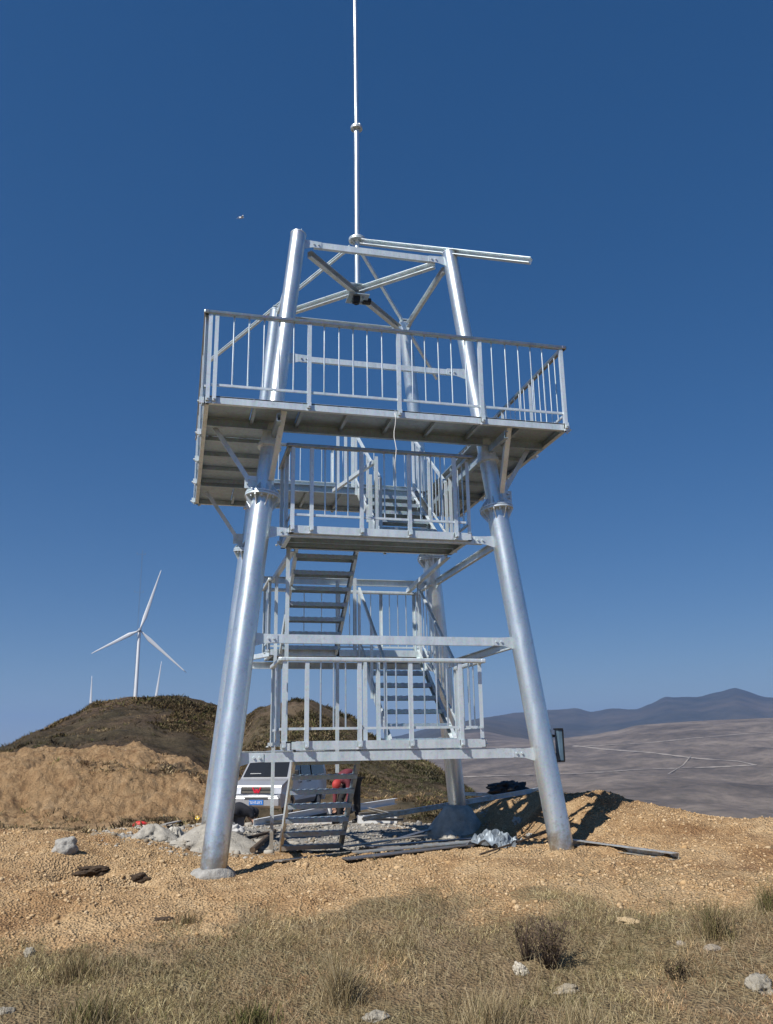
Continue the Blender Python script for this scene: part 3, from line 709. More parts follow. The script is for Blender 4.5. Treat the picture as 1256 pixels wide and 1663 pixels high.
#@@/TOWER
#@@PROPS
# ------------------------------------------------------------------ footings
def gz(x, y): return hz(x, y)
CONC_D = simple('grey_grout', (.30, .295, .28), .95, 0, 12, .25, .9, 30)
o = lump('concrete_footing', legp(-1, -1, 0) + Vector((0, 0, -.10)), (.21, .20, .10), CONC_D, seed=3, amp=.16, flat=1)
tag(o, 'rough low grey concrete footing round the foot of the front left leg', 'footing')
bf = Vector((1.80, 1.80, 0))
def cone(name, c, r0, r1, h, mat, seed, nz=.12, n=56, m_=18):
    vs = []; fs = []
    for i in range(m_ + 1):
        t = i / m_; rr = r0 + (r1 - r0) * (t ** .75)
        for k in range(n):
            a = 2 * math.pi * k / n
            q = 1 + nz * float(fbm(np.array([math.cos(a) * 2 + seed]), np.array([math.sin(a) * 2 + t * 2.2]), 1.2, 4, seed)[0]) * 2 * (.3 + t)
            vs.append((rr * q * math.cos(a), rr * q * math.sin(a), h * (1 - t) ** 1.05 - .1 * t + .02 * float(vnoise(np.array([a * 6.]), np.array([t * 9.]), seed)[0])))
    fs = [(i * n + k, (i + 1) * n + k, (i + 1) * n + (k + 1) % n, i * n + (k + 1) % n) for i in range(m_) for k in range(n)]
    fs.append(tuple(range(n)))
    me = bpy.data.meshes.new(name); me.from_pydata(vs, [], fs); me.materials.append(mat); me.polygons.foreach_set('use_smooth', [True] * len(fs))
    bm = bmesh.new(); bm.from_mesh(me); bmesh.ops.recalc_face_normals(bm, faces=bm.faces); bm.to_mesh(me); bm.free()
    o = bpy.data.objects.new(name, me); COL.objects.link(o); o.location = c; return o
o = cone('concrete_footing', (1.84, 1.79, gz(1.84, 1.79) - .04), .16, .50, .40, CONC, 5, .10)
tag(o, 'tall cone of grey concrete poured round the foot of the rear right leg', 'footing')
o = cone('concrete_footing', (-1.75, 1.84, gz(-1.75, 1.84) - .04), .16, .30, .16, CONC, 6, .1)
tag(o, 'grey concrete footing at the rear left leg hidden behind the front left leg', 'footing')

# ------------------------------------------------------------------ stones
ROCK_G = simple('lichen_stone', (.31, .285, .235), .95, 0, 26, .35, 1., 40)
def stone(px, py, size, mat, label, seed, amp=.34, facet=False, name='stone', r0=5, r1=16, group=None, flatk=.7):
    p = hit(px, py, r0, r1); o = lump(name, p + Vector((0, 0, -.01)), size, mat, None, seed, 4, amp, .7, 1.7, facet, .36)
    o.rotation_euler = (0, 0, seed * 1.3); return tag(o, label, 'stone', group)
stone(106, 1383, (.15, .13, .115), CONC_L, 'big pale grey rock lying on the dirt mound at the left', 1, .3)
stone(845, 1580, (.052, .05, .055), simple('white_stone', (.52, .48, .40), .9, 0, 30, .2, .8), 'small jagged white stone in the dry grass below the right leg', 4, .28, True)
stone(612, 1652, (.075, .06, .03), ROCK_G, 'flat pale stone at the bottom edge of the photo', 5, .3)
stone(1106, 1533, (.04, .03, .022), ROCK, 'smaller brown pebble of the two in the right hand grass', 6, .15)
stone(1157, 1541, (.06, .04, .028), ROCK, 'larger brown pebble of the two in the right hand grass', 7, .15)
stone(1235, 1605, (.10, .07, .06), ROCK_G, 'whitish weathered rock at the far right in the grass', 8, .4)
stone(1020, 1497, (.09, .05, .03), simple('ochre_rock', (.42, .32, .19), 1, 0, 9, .2, .6), 'flat ochre slab where the dirt meets the grass', 9, .35)
stone(922, 1608, (.10, .06, .03), simple('tan_rock', (.36, .31, .23), 1, 0, 9, .2, .6), 'tan half buried rock right of the white stone', 10, .35)
stone(48, 1548, (.06, .04, .03), ROCK_G, 'small grey stone in the grass at the lower left', 11, .3)
stone(5, 1645, (.06, .05, .03), ROCK_G, 'grey stone at the lower left corner', 12, .3)
stone(842, 1335, (.085, .07, .06), simple('chalk_lump', (.5, .48, .44), .9, 0, 14, .1, .4), 'white lump on the shaded dirt between the rear and front right legs', 13, .4, True, r1=18)
stone(860, 1357, (.05, .04, .03), CONC_L, 'small grey chip below the white lump near the front right leg', 14, .4, True, r1=18)
stone(440, 1378, (.05, .04, .03), ROCK, 'brown stone left of the foot of the ground stair', 15, .35, r1=16)

EARTH_SHADE = simple('turf_and_hollow_shade', (.055, .036, .022), 1, 0, 22, .5, 1., 40)  # turf tone; first two lumps carry it as the shade of the left hollows
for px_, py_, sz, lab, sd_ in ((147, 1412, (.16, .10, .055), 'larger dark turf lump standing in for the shaded hollow below the pale rock at the left', 51), (226, 1424, (.10, .07, .055), 'smaller dark turf lump standing in for the shaded hollow nearer the front left leg', 52), (372, 1472, (.035, .03, .02), 'tiny dark earth clod on the dirt below the front left leg', 53), (262, 1491, (.12, .07, .03), 'flat dark turf clod at the dirt edge in the lower left', 54)):
    p = hit(px_, py_, 6, 14); o = lump('clod', p + Vector((0, 0, -.02)), (sz[0], sz[1], sz[2] * .8), EARTH_SHADE, None, sd_, 5, .5, .7, 1.3, False, .5); tag(o, lab, 'clod')
# grey mortar heaps left of the front leg
def heap(px, py, r0, h, label, seed, mat=CONC, rr=(10, 24)):
    p = hit(px, py, *rr); o = cone('mortar_heap', p + Vector((0, 0, -.03)), .05, r0, h, mat, seed, .5); return tag(o, label, 'heap', None)
SPOIL = simple('grey_sand', (.36, .34, .30), 1, 0, 14, .2, .9, 50)
heap(247, 1360, .46, .19, 'grey sand heap furthest left, in front of the red sack', 21, SPOIL)
heap(283, 1362, .22, .18, 'dark lumpy mortar heap in the middle of the three grey heaps', 22, CONC)
heap(338, 1377, .70, .31, 'largest grey sand heap, right behind the front left leg', 23, SPOIL)

# ------------------------------------------------------------------ sacks, tarps, rubbish
def cloth_lump(name, px, py, size, mat, label, cat, seed, rr=(8, 30), rot=0, amp=.4, fr=2.2, dz=0):
    p = hit(px, py, *rr); o = lump(name, p + Vector((0, 0, -.02 + dz)), size, mat, None, seed, 4, amp, .7, fr, False, .12)
    o.rotation_euler = (0, 0, rot); return tag(o, label, cat)
REDP = simple('red_plastic', (.62, .03, .03), .45, 0, 5, .15)
cloth_lump('sack', 228, 1342, (.17, .12, .085), REDP, 'red plastic sack lying at the foot of the cut bank', 'sack', 31)
cloth_lump('sack', 231, 1327, (.19, .13, .06), simple('white_plastic', (.72, .70, .66), .5, 0, 6, .1), 'crumpled white plastic sack behind the red sack', 'sack', 32, rr=(14.6, 24))
pb = hit(321, 1337, 12, 22); yb_ = MB(); yb_.box((0, 0, .10), (.17, .13, .19)); yo = yb_.build('jug', simple('yellow_plastic', (.80, .55, .03), .4, 0, 5, .08), None, .03)
yo.location = pb; yo.rotation_euler = (0, 0, -.3); tag(yo, 'square yellow plastic jug left of the front left leg', 'jug')
m = MB(); m.tube((0, 0, .19), (0, 0, .225), .022, n=12); m.build('cap', WHITEP, yo); m = MB(); m.path([(-.05, 0, .19), (-.05, 0, .225), (.0, 0, .235), (.05, 0, .19)], .009, 6); m.build('handle', MATS['yellow_plastic'], yo)
BLACKP = simple('black_plastic_sheet', (.014, .014, .016), .5, 0, 5, .2)
cloth_lump('plastic_sheet', 826, 1290, (.34, .2, .13), BLACKP, 'black plastic sheet heaped on the crest behind the long steel channel', 'sheet', 33, (11, 20), .3, .5)
def crumple(px, py, rad, h, label, seed, n=26):
    p = hit(px, py, 9, 18); g = np.linspace(-1, 1, n); X, Y = np.meshgrid(g, g); x = X.ravel(); y = Y.ravel()
    z = h * (np.clip(1.15 - (x * x + y * y) ** .5, 0, 1) * (.45 + 1.1 * np.abs(fbm(x, y, 1.7, 3, seed))) + .8 * np.abs(fbm(x, y, 3.1, 2, seed + 5)))
    dx = .25 * fbm(x, y, 2.2, 2, seed + 9); dy = .25 * fbm(x, y, 2.2, 2, seed + 11)
    vs = [(float((a + d) * rad), float((b + e) * rad * .8), float(c)) for a, b, c, d, e in zip(x, y, z, dx, dy)]
    fs = [(i * n + j, i * n + j + 1, (i + 1) * n + j + 1, (i + 1) * n + j) for i in range(n - 1) for j in range(n - 1)]
    me = bpy.data.meshes.new('plastic_film'); me.from_pydata(vs, [], fs); me.materials.append(BLUEP); o = bpy.data.objects.new('plastic_film', me); COL.objects.link(o)
    o.location = p + Vector((0, 0, -.01)); o.rotation_euler = (0, 0, seed); md = o.modifiers.new('thickness', 'SOLIDIFY'); md.thickness = .004
    return tag(o, label, 'film')
BLUEP = simple('pale_blue_film', (.20, .24, .28), .5, .2, 9, .5)
crumple(801, 1374, .26, .17, 'crumpled pale blue plastic film beside the tall concrete footing', 34)
crumple(818, 1377, .12, .09, 'smaller bluish scrap of film to the right of the crumpled heap', 35)
cloth_lump('paper_bundle', 378, 1357, (.17, .12, .10), simple('grey_paper', (.52, .52, .52), .8, 0, 6, .12), 'whitish paper bundle beside the crouching worker', 'bundle', 36, (11, 20), .2)

# ------------------------------------------------------------------ steel lying about
def lay(px0, py0, px1, py1, label, name='steel_channel', w=.10, h=.05, mat=None, lift=.04, rr=(8, 24), rr2=None, cat='channel', flip=1, group=None, kind='c'):
    a = hit(px0, py0, *rr); b = hit(px1, py1, *(rr2 or rr)); a = a + Vector((0, 0, lift)); b = b + Vector((0, 0, lift))
    c = (a + b) / 2; m = MB()
    if kind == 'c': m.channel(a - c, b - c, h, w, .005, (0, 0, 1), flip)
    elif kind == 't': m.tube(a - c, b - c, w / 2, n=14)
    else: m.bar(a - c, b - c, w, h)
    o = m.build(name, mat or GALV_F); o.location = c; return tag(o, label, cat, group)
lay(932, 1372, 1104, 1396, 'galvanised channel on the dirt running right from the front right leg', w=.06, h=.09, lift=.03, rr=(8, 12))
def post3(a, b, label, name='steel_channel', w=.08, h=.05, mat=None, cat='channel', kind='c', flip=1, group=None):
    a = Vector(a); b = Vector(b); c = (a + b) / 2; m = MB()
    if kind == 'c': m.channel(a - c, b - c, h, w, .005, (0, 0, 1), flip)
    elif kind == 't': m.tube(a - c, b - c, w / 2, n=14)
    else: m.bar(a - c, b - c, w, h)
    o = m.build(name, mat or GALV_F); o.location = c; return tag(o, label, cat, group)
def at_r(px, py, r):
    v = ray(px, py); k = r / math.hypot(v.x, v.y); return Vector((CX, CY, CZ)) + v * k
post3(at_r(590, 1330, 13.9), at_r(878, 1282, 14.6), 'long galvanised channel leaning from the ground up over the shaded mound', w=.07, h=.05)
post3(at_r(750, 1289, 15.5), at_r(865, 1292, 15.3), 'short steel strip on the crest behind the rear right leg', w=.05, h=.05)
post3(at_r(412, 1336, 14.0), at_r(545, 1311, 17.5), 'white painted channel whose near end the crouching worker holds', w=.10, h=.06, mat=WHITEP)
post3(at_r(430, 1337, 14.4), at_r(560, 1326, 16.6), 'grey channel lying below the white painted channel', w=.07, h=.05)
post3(at_r(572, 1312, 17.2), at_r(641, 1301, 19.5), 'second white painted channel, its far end right of the bending worker', w=.12, h=.07, mat=WHITEP)
# white crates of fittings right of the worker
def crate(px, py, dims, label, rz, rr=(12, 22)):
    p = hit(px, py, *rr); L, W, Hh = dims; r = empty('crate', p, label, 'crate', None, rz)
    for nm, c, d in (('side', (0, -W / 2, Hh / 2), (L, .02, Hh)), ('side', (0, W / 2, Hh / 2), (L, .02, Hh)), ('end', (-L / 2 + .01, 0, Hh / 2), (.02, W - .03, Hh)), ('end', (L / 2 - .01, 0, Hh / 2), (.02, W - .03, Hh)), ('bottom', (0, 0, .02), (L - .04, W - .04, .02))):
        m = MB(); m.box(c, d); m.build(nm, WHITEP, r)
    return r
crate(612, 1337, (.72, .4, .15), 'low white tray on the ground below the long leaning channel', -.1)
crate(520, 1338, (.95, .35, .12), 'long white tray behind the treads of the ground stair', .1)
for k, (a, b, r1_, r2_, lab) in enumerate((((583, 1322), (650, 1317), 16.3, 17.1, 'upper bright steel angle lying over the low white tray'), ((588, 1330), (655, 1331), 15.2, 15.6, 'lower bright steel angle lying over the low white tray'), ((600, 1313), (648, 1325), 16.8, 16.2, 'steel angle crossing the two others over the low white tray'))):
    post3(at_r(*a, r1_), at_r(*b, r2_), lab, 'steel_angle', .045, .045, cat='angle')
mg = hit(508, 1296 + 40, 14, 24)
m = MB(); m.tube((0, 0, 0), (0, 0, .10), .045, n=16); m.tube((0, 0, .1), (0, 0, .112), .047, n=16); o = m.build('paint_pot', WHITEP); o.location = at_r(535, 1322, 16.9); tag(o, 'small white pot standing on the white channel left of the bending worker', 'pot')
# steel sheets and bars laid under the tower, one long pile
PL = [((452, 1402), (640, 1378), .10, 'thin rusty edged bar, longest and nearest, lying left of the pile under the tower'),
      ((560, 1401), (800, 1372), .16, 'dark flat steel strip at the front of the pile under the tower'),
      ((575, 1393), (770, 1374), .16, 'flat steel strip in the middle of the pile under the tower'),
      ((600, 1385), (790, 1368), .12, 'flat steel strip at the back of the pile under the tower'),
      ((560, 1388), (690, 1366), .10, 'short steel strip on top of the pile under the tower'),
      ((640, 1376), (720, 1351), .09, 'steel strip sticking out of the pile towards the tall concrete footing')]
PLM = simple('weathered_plate', (.20, .20, .21), .4, .6, 6, .3)
for k, (a, b, w_, lab) in enumerate(PL):
    lay(*a, *b, lab, 'steel_strip', w_, .012, PLM if k % 2 else GALV_P, .02 + .014 * k, (8.6, 15), cat='strip', kind='b')
WOOD = simple('dark_wood', (.10, .07, .045), .9, 0, 7, .3, .5)
lay(410, 1388, 446, 1355, 'dark wooden pole end on lying between the front left leg and the stair foot', 'wooden_pole', .07, .07, WOOD, .05, (9, 16), cat='pole', kind='t')
lay(378, 1372, 440, 1356, 'thin dark wooden pole behind the other pole near the front left leg', 'wooden_pole', .05, .05, WOOD, .04, (9, 16), cat='pole', kind='t')
lay(265, 1350, 292, 1325, 'grey plank end leaning on the mortar heap', 'plank', .09, .02, CONC_L, .10, (11, 20), cat='plank', kind='b')
lay(1070, 1303, 1150, 1320, 'pale blue grey roof sheet lying behind the right hand mound', 'metal_sheet', .5, .012, GALV_P, .05, (11, 20), cat='sheet', kind='b')
lay(780, 1395, 900, 1352, 'thin dead branch on the dirt left of the front right leg', 'branch', .02, .02, WOOD, .03, (9, 14), cat='branch', kind='t')

# ------------------------------------------------------------------ minivan
VP = Vector((CX, CY, 0)) + Vector((math.sin(R(5.37)), math.cos(R(5.37)), 0)) * 26.2
VANZ = min(gz(VP.x + dx, VP.y + dy) for dx in (-1, 0, 1) for dy in (0, 2, 4)) - .0
VANZ = pz(420, 1331, 25.6)
VYAW = R(180 - (5.4 + 19))           # +y of the van points where its nose points
van = empty('minivan', (VP.x, VP.y, VANZ), 'silver minivan parked behind the tower, facing the camera with blue number plate and red emblem', 'van', None, 0)
van.rotation_euler = (0, 0, -R(180 + 5.4 + 21))
VL, VW = 4.0, 1.56                    # local: y forward, x to the van's own right when looking forward
PAINT = simple('silver_paint', (.50, .51, .53), .3, .55, 3, .05)
VGLASS, ntg, bg_ = new_mat('van_glass'); bg_.inputs['Base Color'].default_value = (.02, .022, .025, 1); bg_.inputs['Roughness'].default_value = .06
RUB = simple('tyre_rubber', (.02, .02, .02), .8)
# side outline (y forward from nose=0 backwards negative, z)
prof = [(0.0, .34), (.03, .52), (.02, .72), (-.06, .90), (-.30, 1.0), (-.52, 1.06), (-1.12, 1.68), (-1.35, 1.78), (-2.2, 1.84), (-3.75, 1.80), (-4.21, 1.70), (-4.36, 1.1), (-4.38, .5), (-4.31, .30)]
arches = []
def arch(cy): return [(cy - .36 * math.cos(a), .27 + .38 * math.sin(a)) for a in [math.pi * k / 8 for k in range(9)]]
bot = [(-4.31, .27)] + arch(-3.45)[0:9] + arch(-.68)[0:9] + [(-.06, .25)]
outline = prof + bot
def wid(z): return VW / 2 * (1.0 if z < .95 else 1 - .17 * ((z - .95) / .85) ** 1.15) * (.95 if z < .32 else 1)
vs = []; n = len(outline)
def nose(y): return 1 - .10 * max(0, 1 + y / .35) ** 2 if y > -.35 else 1
for sx in (-1, 1):
    for (y, z) in outline: vs.append((sx * wid(z) * nose(y), y, z))
vs_mid = [(0, y + (.07 if y > -.4 and z > .3 else (.05 if -1.2 < y < -.4 and z > 1 else 0)), z + (.03 if z > 1.6 else 0)) for (y, z) in outline]
me_v = vs[:n] + [( x * .55, (y + vs_mid[i][1]) / 2, (z + vs_mid[i][2]) / 2 + (.012 if z > 1.6 else 0)) for i, (x, y, z) in enumerate(vs[:n])] + vs_mid + [(x * .55, (y + vs_mid[i][1]) / 2, (z + vs_mid[i][2]) / 2 + (.012 if z > 1.6 else 0)) for i, (x, y, z) in enumerate(vs[n:])] + vs[n:]
fs = [(r * n + k, r * n + (k + 1) % n, (r + 1) * n + (k + 1) % n, (r + 1) * n + k) for r in range(4) for k in range(n)]
fs += [tuple(range(n)), tuple(range(4 * n, 5 * n))[::-1]]
vb = MB(); vb.add(me_v, fs, False); body = vb.build('body', PAINT, van, .02)
def wp(x, y, z, out=.008):            # quad helper on the sides
    return (x, y, z)
# windscreen
m = MB(); s0, s1 = wid(1.10) - .07, wid(1.62) - .07
ws = [(-s0, -.56, 1.10), (s0, -.56, 1.10), (s1, -1.05, 1.62), (-s1, -1.05, 1.62)]
cx_ = [(0, -.50, 1.12), (0, -.99, 1.64)]
nv = Vector((0, .72, .69)) * .02
pts = [Vector(ws[0]) + nv, Vector(cx_[0]) + nv, Vector(ws[1]) + nv, Vector(ws[2]) + nv, Vector(cx_[1]) + nv, Vector(ws[3]) + nv]
m.add(pts + [p - nv * 1.6 for p in pts], [(0, 1, 4, 5), (1, 2, 3, 4), (6, 11, 10, 7), (7, 10, 9, 8), (0, 6, 7, 1), (1, 7, 8, 2), (3, 9, 10, 4), (4, 10, 11, 5), (2, 8, 9, 3), (5, 11, 6, 0)])
m.build('windscreen', VGLASS, van)
m = MB(); m.box((.30, -.60, 1.17), (.34, .012, .11), Matrix.Rotation(-.75, 3, 'X')); m.build('dashboard_paper', WHITEP, van)
for sx in (-1, 1):
    for (ya, yb2, za) in ((-.86, -1.55, 1.12), (-1.66, -2.6, 1.10), (-2.72, -4.05, 1.10)):
        m = MB(); zt = 1.60; x0_, x1_ = sx * (wid(za) + .006), sx * (wid(zt) + .006)
        yf = ya - (.33 if ya > -1 else .02)
        q = [Vector((x0_, ya, za)), Vector((x0_, yb2, za)), Vector((x1_, yb2 + .02, zt)), Vector((x1_, yf, zt))]
        k = Vector((sx * .012, 0, 0)); m.add([v - k for v in q] + [v + k for v in q], [(0, 1, 2, 3), (7, 6, 5, 4), (0, 4, 5, 1), (1, 5, 6, 2), (2, 6, 7, 3), (3, 7, 4, 0)])
        m.build('side_window', VGLASS, van)
    m = MB(); m.path([(sx * .78, -.72, 1.12), (sx * .90, -.66, 1.15)], .02, 6); m.box((sx * .94, -.66, 1.2), (.15, .07, .2)); m.build('mirror', DARKM, van, .02)
    for cy_ in (-.68, -3.45):
        wh = empty('wheel', (0, 0, 0)); wh.parent = van; wh.location = (sx * .68, cy_, .27)
        m = MB(); m.tube((-.08, 0, 0), (.08, 0, 0), .285, n=28); m.build('tyre', RUB, wh, .02)
        m = MB(); m.tube((sx * .065, 0, 0), (sx * .09, 0, 0), .17, n=20); m.build('rim', GALV_F, wh)
    m = MB(); q = [Vector((sx * .50, .062, .66)), Vector((sx * .71, .0, .66)), Vector((sx * .72, -.03, .84)), Vector((sx * .50, .035, .84))]
    k = Vector((0, .02, 0)); m.add([v - k * 2 for v in q] + [v + k for v in q], [(0, 1, 2, 3), (7, 6, 5, 4), (0, 4, 5, 1), (1, 5, 6, 2), (2, 6, 7, 3), (3, 7, 4, 0)])
    m.build('headlight', simple('headlight_lens', (.78, .8, .82), .12, .3), van)
    m = MB(); m.tube((sx * .6, .05, .42), (sx * .6, .085, .42), .045, n=14); m.build('fog_light', MATS['headlight_lens'], van)
    m = MB(); m.box((sx * (VW / 2 + .004), -1.6, .92), (.012, .16, .03)); m.box((sx * (VW / 2 + .004), -2.5, .92), (.012, .16, .03)); m.build('door_handle', DARKM, van)
GR = simple('grille_black', (.03, .032, .034), .4, .2)
m = MB(); m.box((0, .078, .765), (.96, .04, .19)); gr = m.build('grille', GR, van, .01)
for z in (.70, .735, .80, .835):
    m = MB(); m.box((0, .10, z), (.92, .01, .010)); m.build('grille_bar', GALV_F, gr)
REDE = simple('red_enamel', (.6, .02, .05), .35)
m = MB()
for sx in (-1, 1):                    # emblem: pairs of slanting bars meeting below
    for a, b in (((sx * .12, .845), (sx * .05, .685)), ((sx * .012, .80), (sx * .036, .685)),):
        m.bar((a[0], .108, a[1]), (b[0], .108, b[1]), .012, .038, (0, 1, 0)) if False else m.add([(a[0] - .026, .10, a[1]), (a[0] + .026, .10, a[1]), (b[0] + .022, .10, b[1]), (b[0] - .022, .10, b[1]), (a[0] - .022, .118, a[1]), (a[0] + .022, .118, a[1]), (b[0] + .022, .118, b[1]), (b[0] - .022, .118, b[1])], [(0, 1, 2, 3), (7, 6, 5, 4), (0, 4, 5, 1), (1, 5, 6, 2), (2, 6, 7, 3), (3, 7, 4, 0)])
m.build('emblem', REDE, gr)
m = MB(); m.box((0, .07, .44), (1.36, .10, .24)); m.box((0, .085, .585), (1.30, .06, .05)); bp_ = m.build('bumper', PAINT, van, .03)
for z in (.545, .515):
    m = MB(); m.box((0, .122, z), (.72, .012, .016)); m.build('air_slot', DARKM, bp_)
m = MB(); m.box((0, .128, .43), (.44, .014, .14)); pl = m.build('number_plate', simple('plate_blue', (.03, .16, .50), .4), van, .004)
m = MB(); X = -.185
for k, g_ in enumerate(('11011', '0111', '1', '1101', '1011', '1101', '1110')):   # characters too small to read in the photograph
    m.box((X + .02, .137, .43), (.010, .004, .08)); m.box((X + .036, .137, .46 - .03 * (k % 3)), (.03, .004, .012))
    if k % 2: m.box((X + .048, .137, .43), (.009, .004, .08))
    X += .056
m.build('plate_lettering', WHITEP, pl)
m = MB(); m.box((-.40, -.70, 1.14), (.5, .012, .02), Matrix.Rotation(-.4, 3, 'Y')); m.build('wiper', DARKM, van)
m = MB(); m.bar((-.60, -1.62, .35), (-.60, -1.62, 1.1), .01, .01)

# ------------------------------------------------------------------ people
def skin(name, chains, mat, parent=None, sub=2):
    vs = []; es = []; rad = []; idx = {}
    for ch in chains:
        prev = None
        for (key, co, r) in ch:
            if key is not None and key in idx: i = idx[key]
            else:
                i = len(vs); vs.append(co); rad.append(r)
                if key is not None: idx[key] = i
            if prev is not None: es.append((prev, i))
            prev = i
    me = bpy.data.meshes.new(name); me.from_pydata(vs, es, [])
    o = bpy.data.objects.new(name, me); COL.objects.link(o); me.materials.append(mat)
    if parent: o.parent = parent
    md = o.modifiers.new('skin', 'SKIN'); md.use_smooth_shade = True
    if not me.skin_vertices: me.skin_vertices.new()
    sv = me.skin_vertices[0].data
    for i, r in enumerate(rad): sv[i].radius = (r, r) if not isinstance(r, tuple) else r
    sv[0].use_root = True
    s2 = o.modifiers.new('sub', 'SUBSURF'); s2.levels = sub; s2.render_levels = sub
    return o
SKIN = simple('skin', (.42, .25, .18), .6, 0, 20, .06)
JKT = simple('dark_jacket', (.012, .014, .022), .85, 0, 6, .3)
TRS = simple('grey_trousers', (.12, .125, .14), .9, 0, 6, .2)
BLK = simple('black_trousers', (.014, .014, .017), .85, 0, 6, .3)
MAR = simple('maroon_shirt', (.12, .02, .03), .85, 0, 6, .3)
CAPR = simple('red_cap', (.42, .04, .035), .7, 0, 9, .15)
SHOE = simple('shoe', (.02, .02, .02), .6)
def hand(palm, d, curl, parent, seed=0):
    """five bent fingers on a palm; d forward, curl towards which the fingers bend"""
    palm = Vector(palm); d = Vector(d).normalized(); c = Vector(curl).normalized(); s = d.cross(c).normalized(); ch = []
    ch.append([('w', tuple(palm - d * .05), .026), ('p', tuple(palm), .033), ('q', tuple(palm + d * .035), .03)])
    for k, L in enumerate((.062, .072, .067, .052)):
        b = palm + d * .04 + s * (.027 - .018 * k); q = b + d * L * .45 + c * .01; e = q + d * L * .3 + c * L * .4; e2 = e + c * L * .35
        ch.append([('q', tuple(palm + d * .035), .03), (None, tuple(b), .010), (None, tuple(q), .009), (None, tuple(e), .0085), (None, tuple(e2), .008)])
    b = palm + s * .04 - d * .005; ch.append([('p', tuple(palm), .033), (None, tuple(b), .012), (None, tuple(b + d * .03 + c * .012), .010), (None, tuple(b + d * .05 + c * .03), .009)])
    return skin('hand', ch, SKIN, parent, 1)
def head(loc, fwd, up, parent, hair=None, cap=None):
    fwd = Vector(fwd).normalized(); up = Vector(up).normalized(); rt = fwd.cross(up).normalized(); up = rt.cross(fwd).normalized()
    M = Matrix((rt, fwd, up)).transposed(); bm = bmesh.new(); bmesh.ops.create_uvsphere(bm, u_segments=32, v_segments=24, radius=1)
    for v in bm.verts:
        x, y, z = v.co; w_ = .078 * (1 - .22 * max(0, -z)) ; p = Vector((x * w_, y * .095 + (.012 if z < -.3 and y > 0 else 0), z * .118))
        if y > .5 and abs(x) < .22 and -.35 < z < .12: p.y += .02 * (1 - abs(x) / .22) * (1 - abs(z + .18) / .3 if abs(z + .18) < .3 else 0)
        if y > .4 and .3 > abs(x) - .2 > 0 and abs(z - .08) < .14: p.y -= .008
        if y > .5 and abs(x) < .35 and abs(z + .52) < .06: p.y -= .006
        v.co = p
    me = bpy.data.meshes.new('head'); bm.to_mesh(me); bm.free(); me.materials.append(SKIN); me.polygons.foreach_set('use_smooth', [True] * len(me.polygons))
    o = bpy.data.objects.new('head', me); COL.objects.link(o); o.parent = parent; o.matrix_local = Matrix.Translation(Vector(loc)) @ M.to_4x4()
    for sx in (-1, 1):
        e = MB(); e.tube((sx * .03, .08, .012), (sx * .03, .091, .012), .010, n=12); e.build('eye', SHOE, o)
        e = MB(); e.path([(sx * .078, -.005, .03), (sx * .09, -.012, .01), (sx * .082, -.004, -.025)], [.006, .014, .008], 8); e.build('ear', SKIN, o)
    if hair or cap:
        bm = bmesh.new(); bmesh.ops.create_uvsphere(bm, u_segments=28, v_segments=20, radius=1)
        for v in list(bm.verts):
            if v.co.z < (.15 if cap else -.25) - (.3 if v.co.y < -.1 else 0): bm.verts.remove(v)
        for v in bm.verts: v.co = Vector((v.co.x * .088, v.co.y * .105 - .004, v.co.z * .128 + .004))
        if cap:
            r_ = [bm.verts.new((.075 * math.sin(a), .09 * math.cos(a) * 1.0 + .0, .03)) for a in np.linspace(-1.1, 1.1, 9)]
            q_ = [bm.verts.new((.08 * math.sin(a), .09 * math.cos(a) + .075, .018)) for a in np.linspace(-1.1, 1.1, 9)]
            for k in range(8): bm.faces.new((r_[k], r_[k + 1], q_[k + 1], q_[k]))
        me = bpy.data.meshes.new('cap'); bm.to_mesh(me); bm.free(); me.materials.append(cap or hair); me.polygons.foreach_set('use_smooth', [True] * len(me.polygons))
        c_ = bpy.data.objects.new('cap' if cap else 'hair', me); COL.objects.link(c_); c_.parent = o
        sm = c_.modifiers.new('t', 'SOLIDIFY'); sm.thickness = .006
    return o
# crouching worker, back to the camera, hood up, leaning right over the white channel. local x = photo right, y = away
g1 = hit(392, 1349, 10, 17)
g1 = hit(382, 1353, 10, 17); P1 = empty('person', g1, 'worker crouching with back to the camera in dark hooded jacket, holding the white channel', 'person', None, -R(6))
body1 = skin('body', [
    [('pel', (-.04, .0, .28), .15), ('sp', (-.02, .02, .40), .16), ('ch', (.07, .06, .44), .155), ('sh', (.17, .09, .40), .13), ('nk', (.24, .13, .34), .07), ('hd', (.27, .15, .32), .05)],
    [('sh', (.17, .09, .40), .13), (None, (.28, -.03, .36), .07), (None, (.31, -.03, .30), .055), ('wr', (.30, -.02, .25), .04)],
    [('sh', (.17, .09, .40), .13), (None, (.14, .24, .38), .07), (None, (.20, .32, .33), .055), (None, (.24, .30, .28), .04)]], JKT, P1)
skin('trousers', [[('p', (-.04, 0, .25), .14), (None, (-.10, .10, .26), .10), (None, (-.02, .34, .40), .075), (None, (-.06, .22, .20), .058), (None, (-.08, .12, .06), .045)],
    [('p', (-.04, 0, .25), .14), (None, (.04, .10, .26), .10), (None, (.16, .32, .38), .075), (None, (.10, .20, .20), .058), (None, (.08, .10, .06), .045)]], TRS, P1)
for x in (-.08, .08):
    skin('shoe', [[(None, (x, .06, .035), .04), (None, (x + .01, .16, .03), .045), (None, (x + .02, .26, .025), .035)]], SHOE, P1)
h1 = head((.31, .18, .32), (.6, .3, -.75), (.7, .2, .6), P1, hair=JKT)
skin('hood', [[(None, (.20, .11, .40), .12), (None, (.27, .15, .36), .115), (None, (.31, .18, .35), .10)]], JKT, P1)
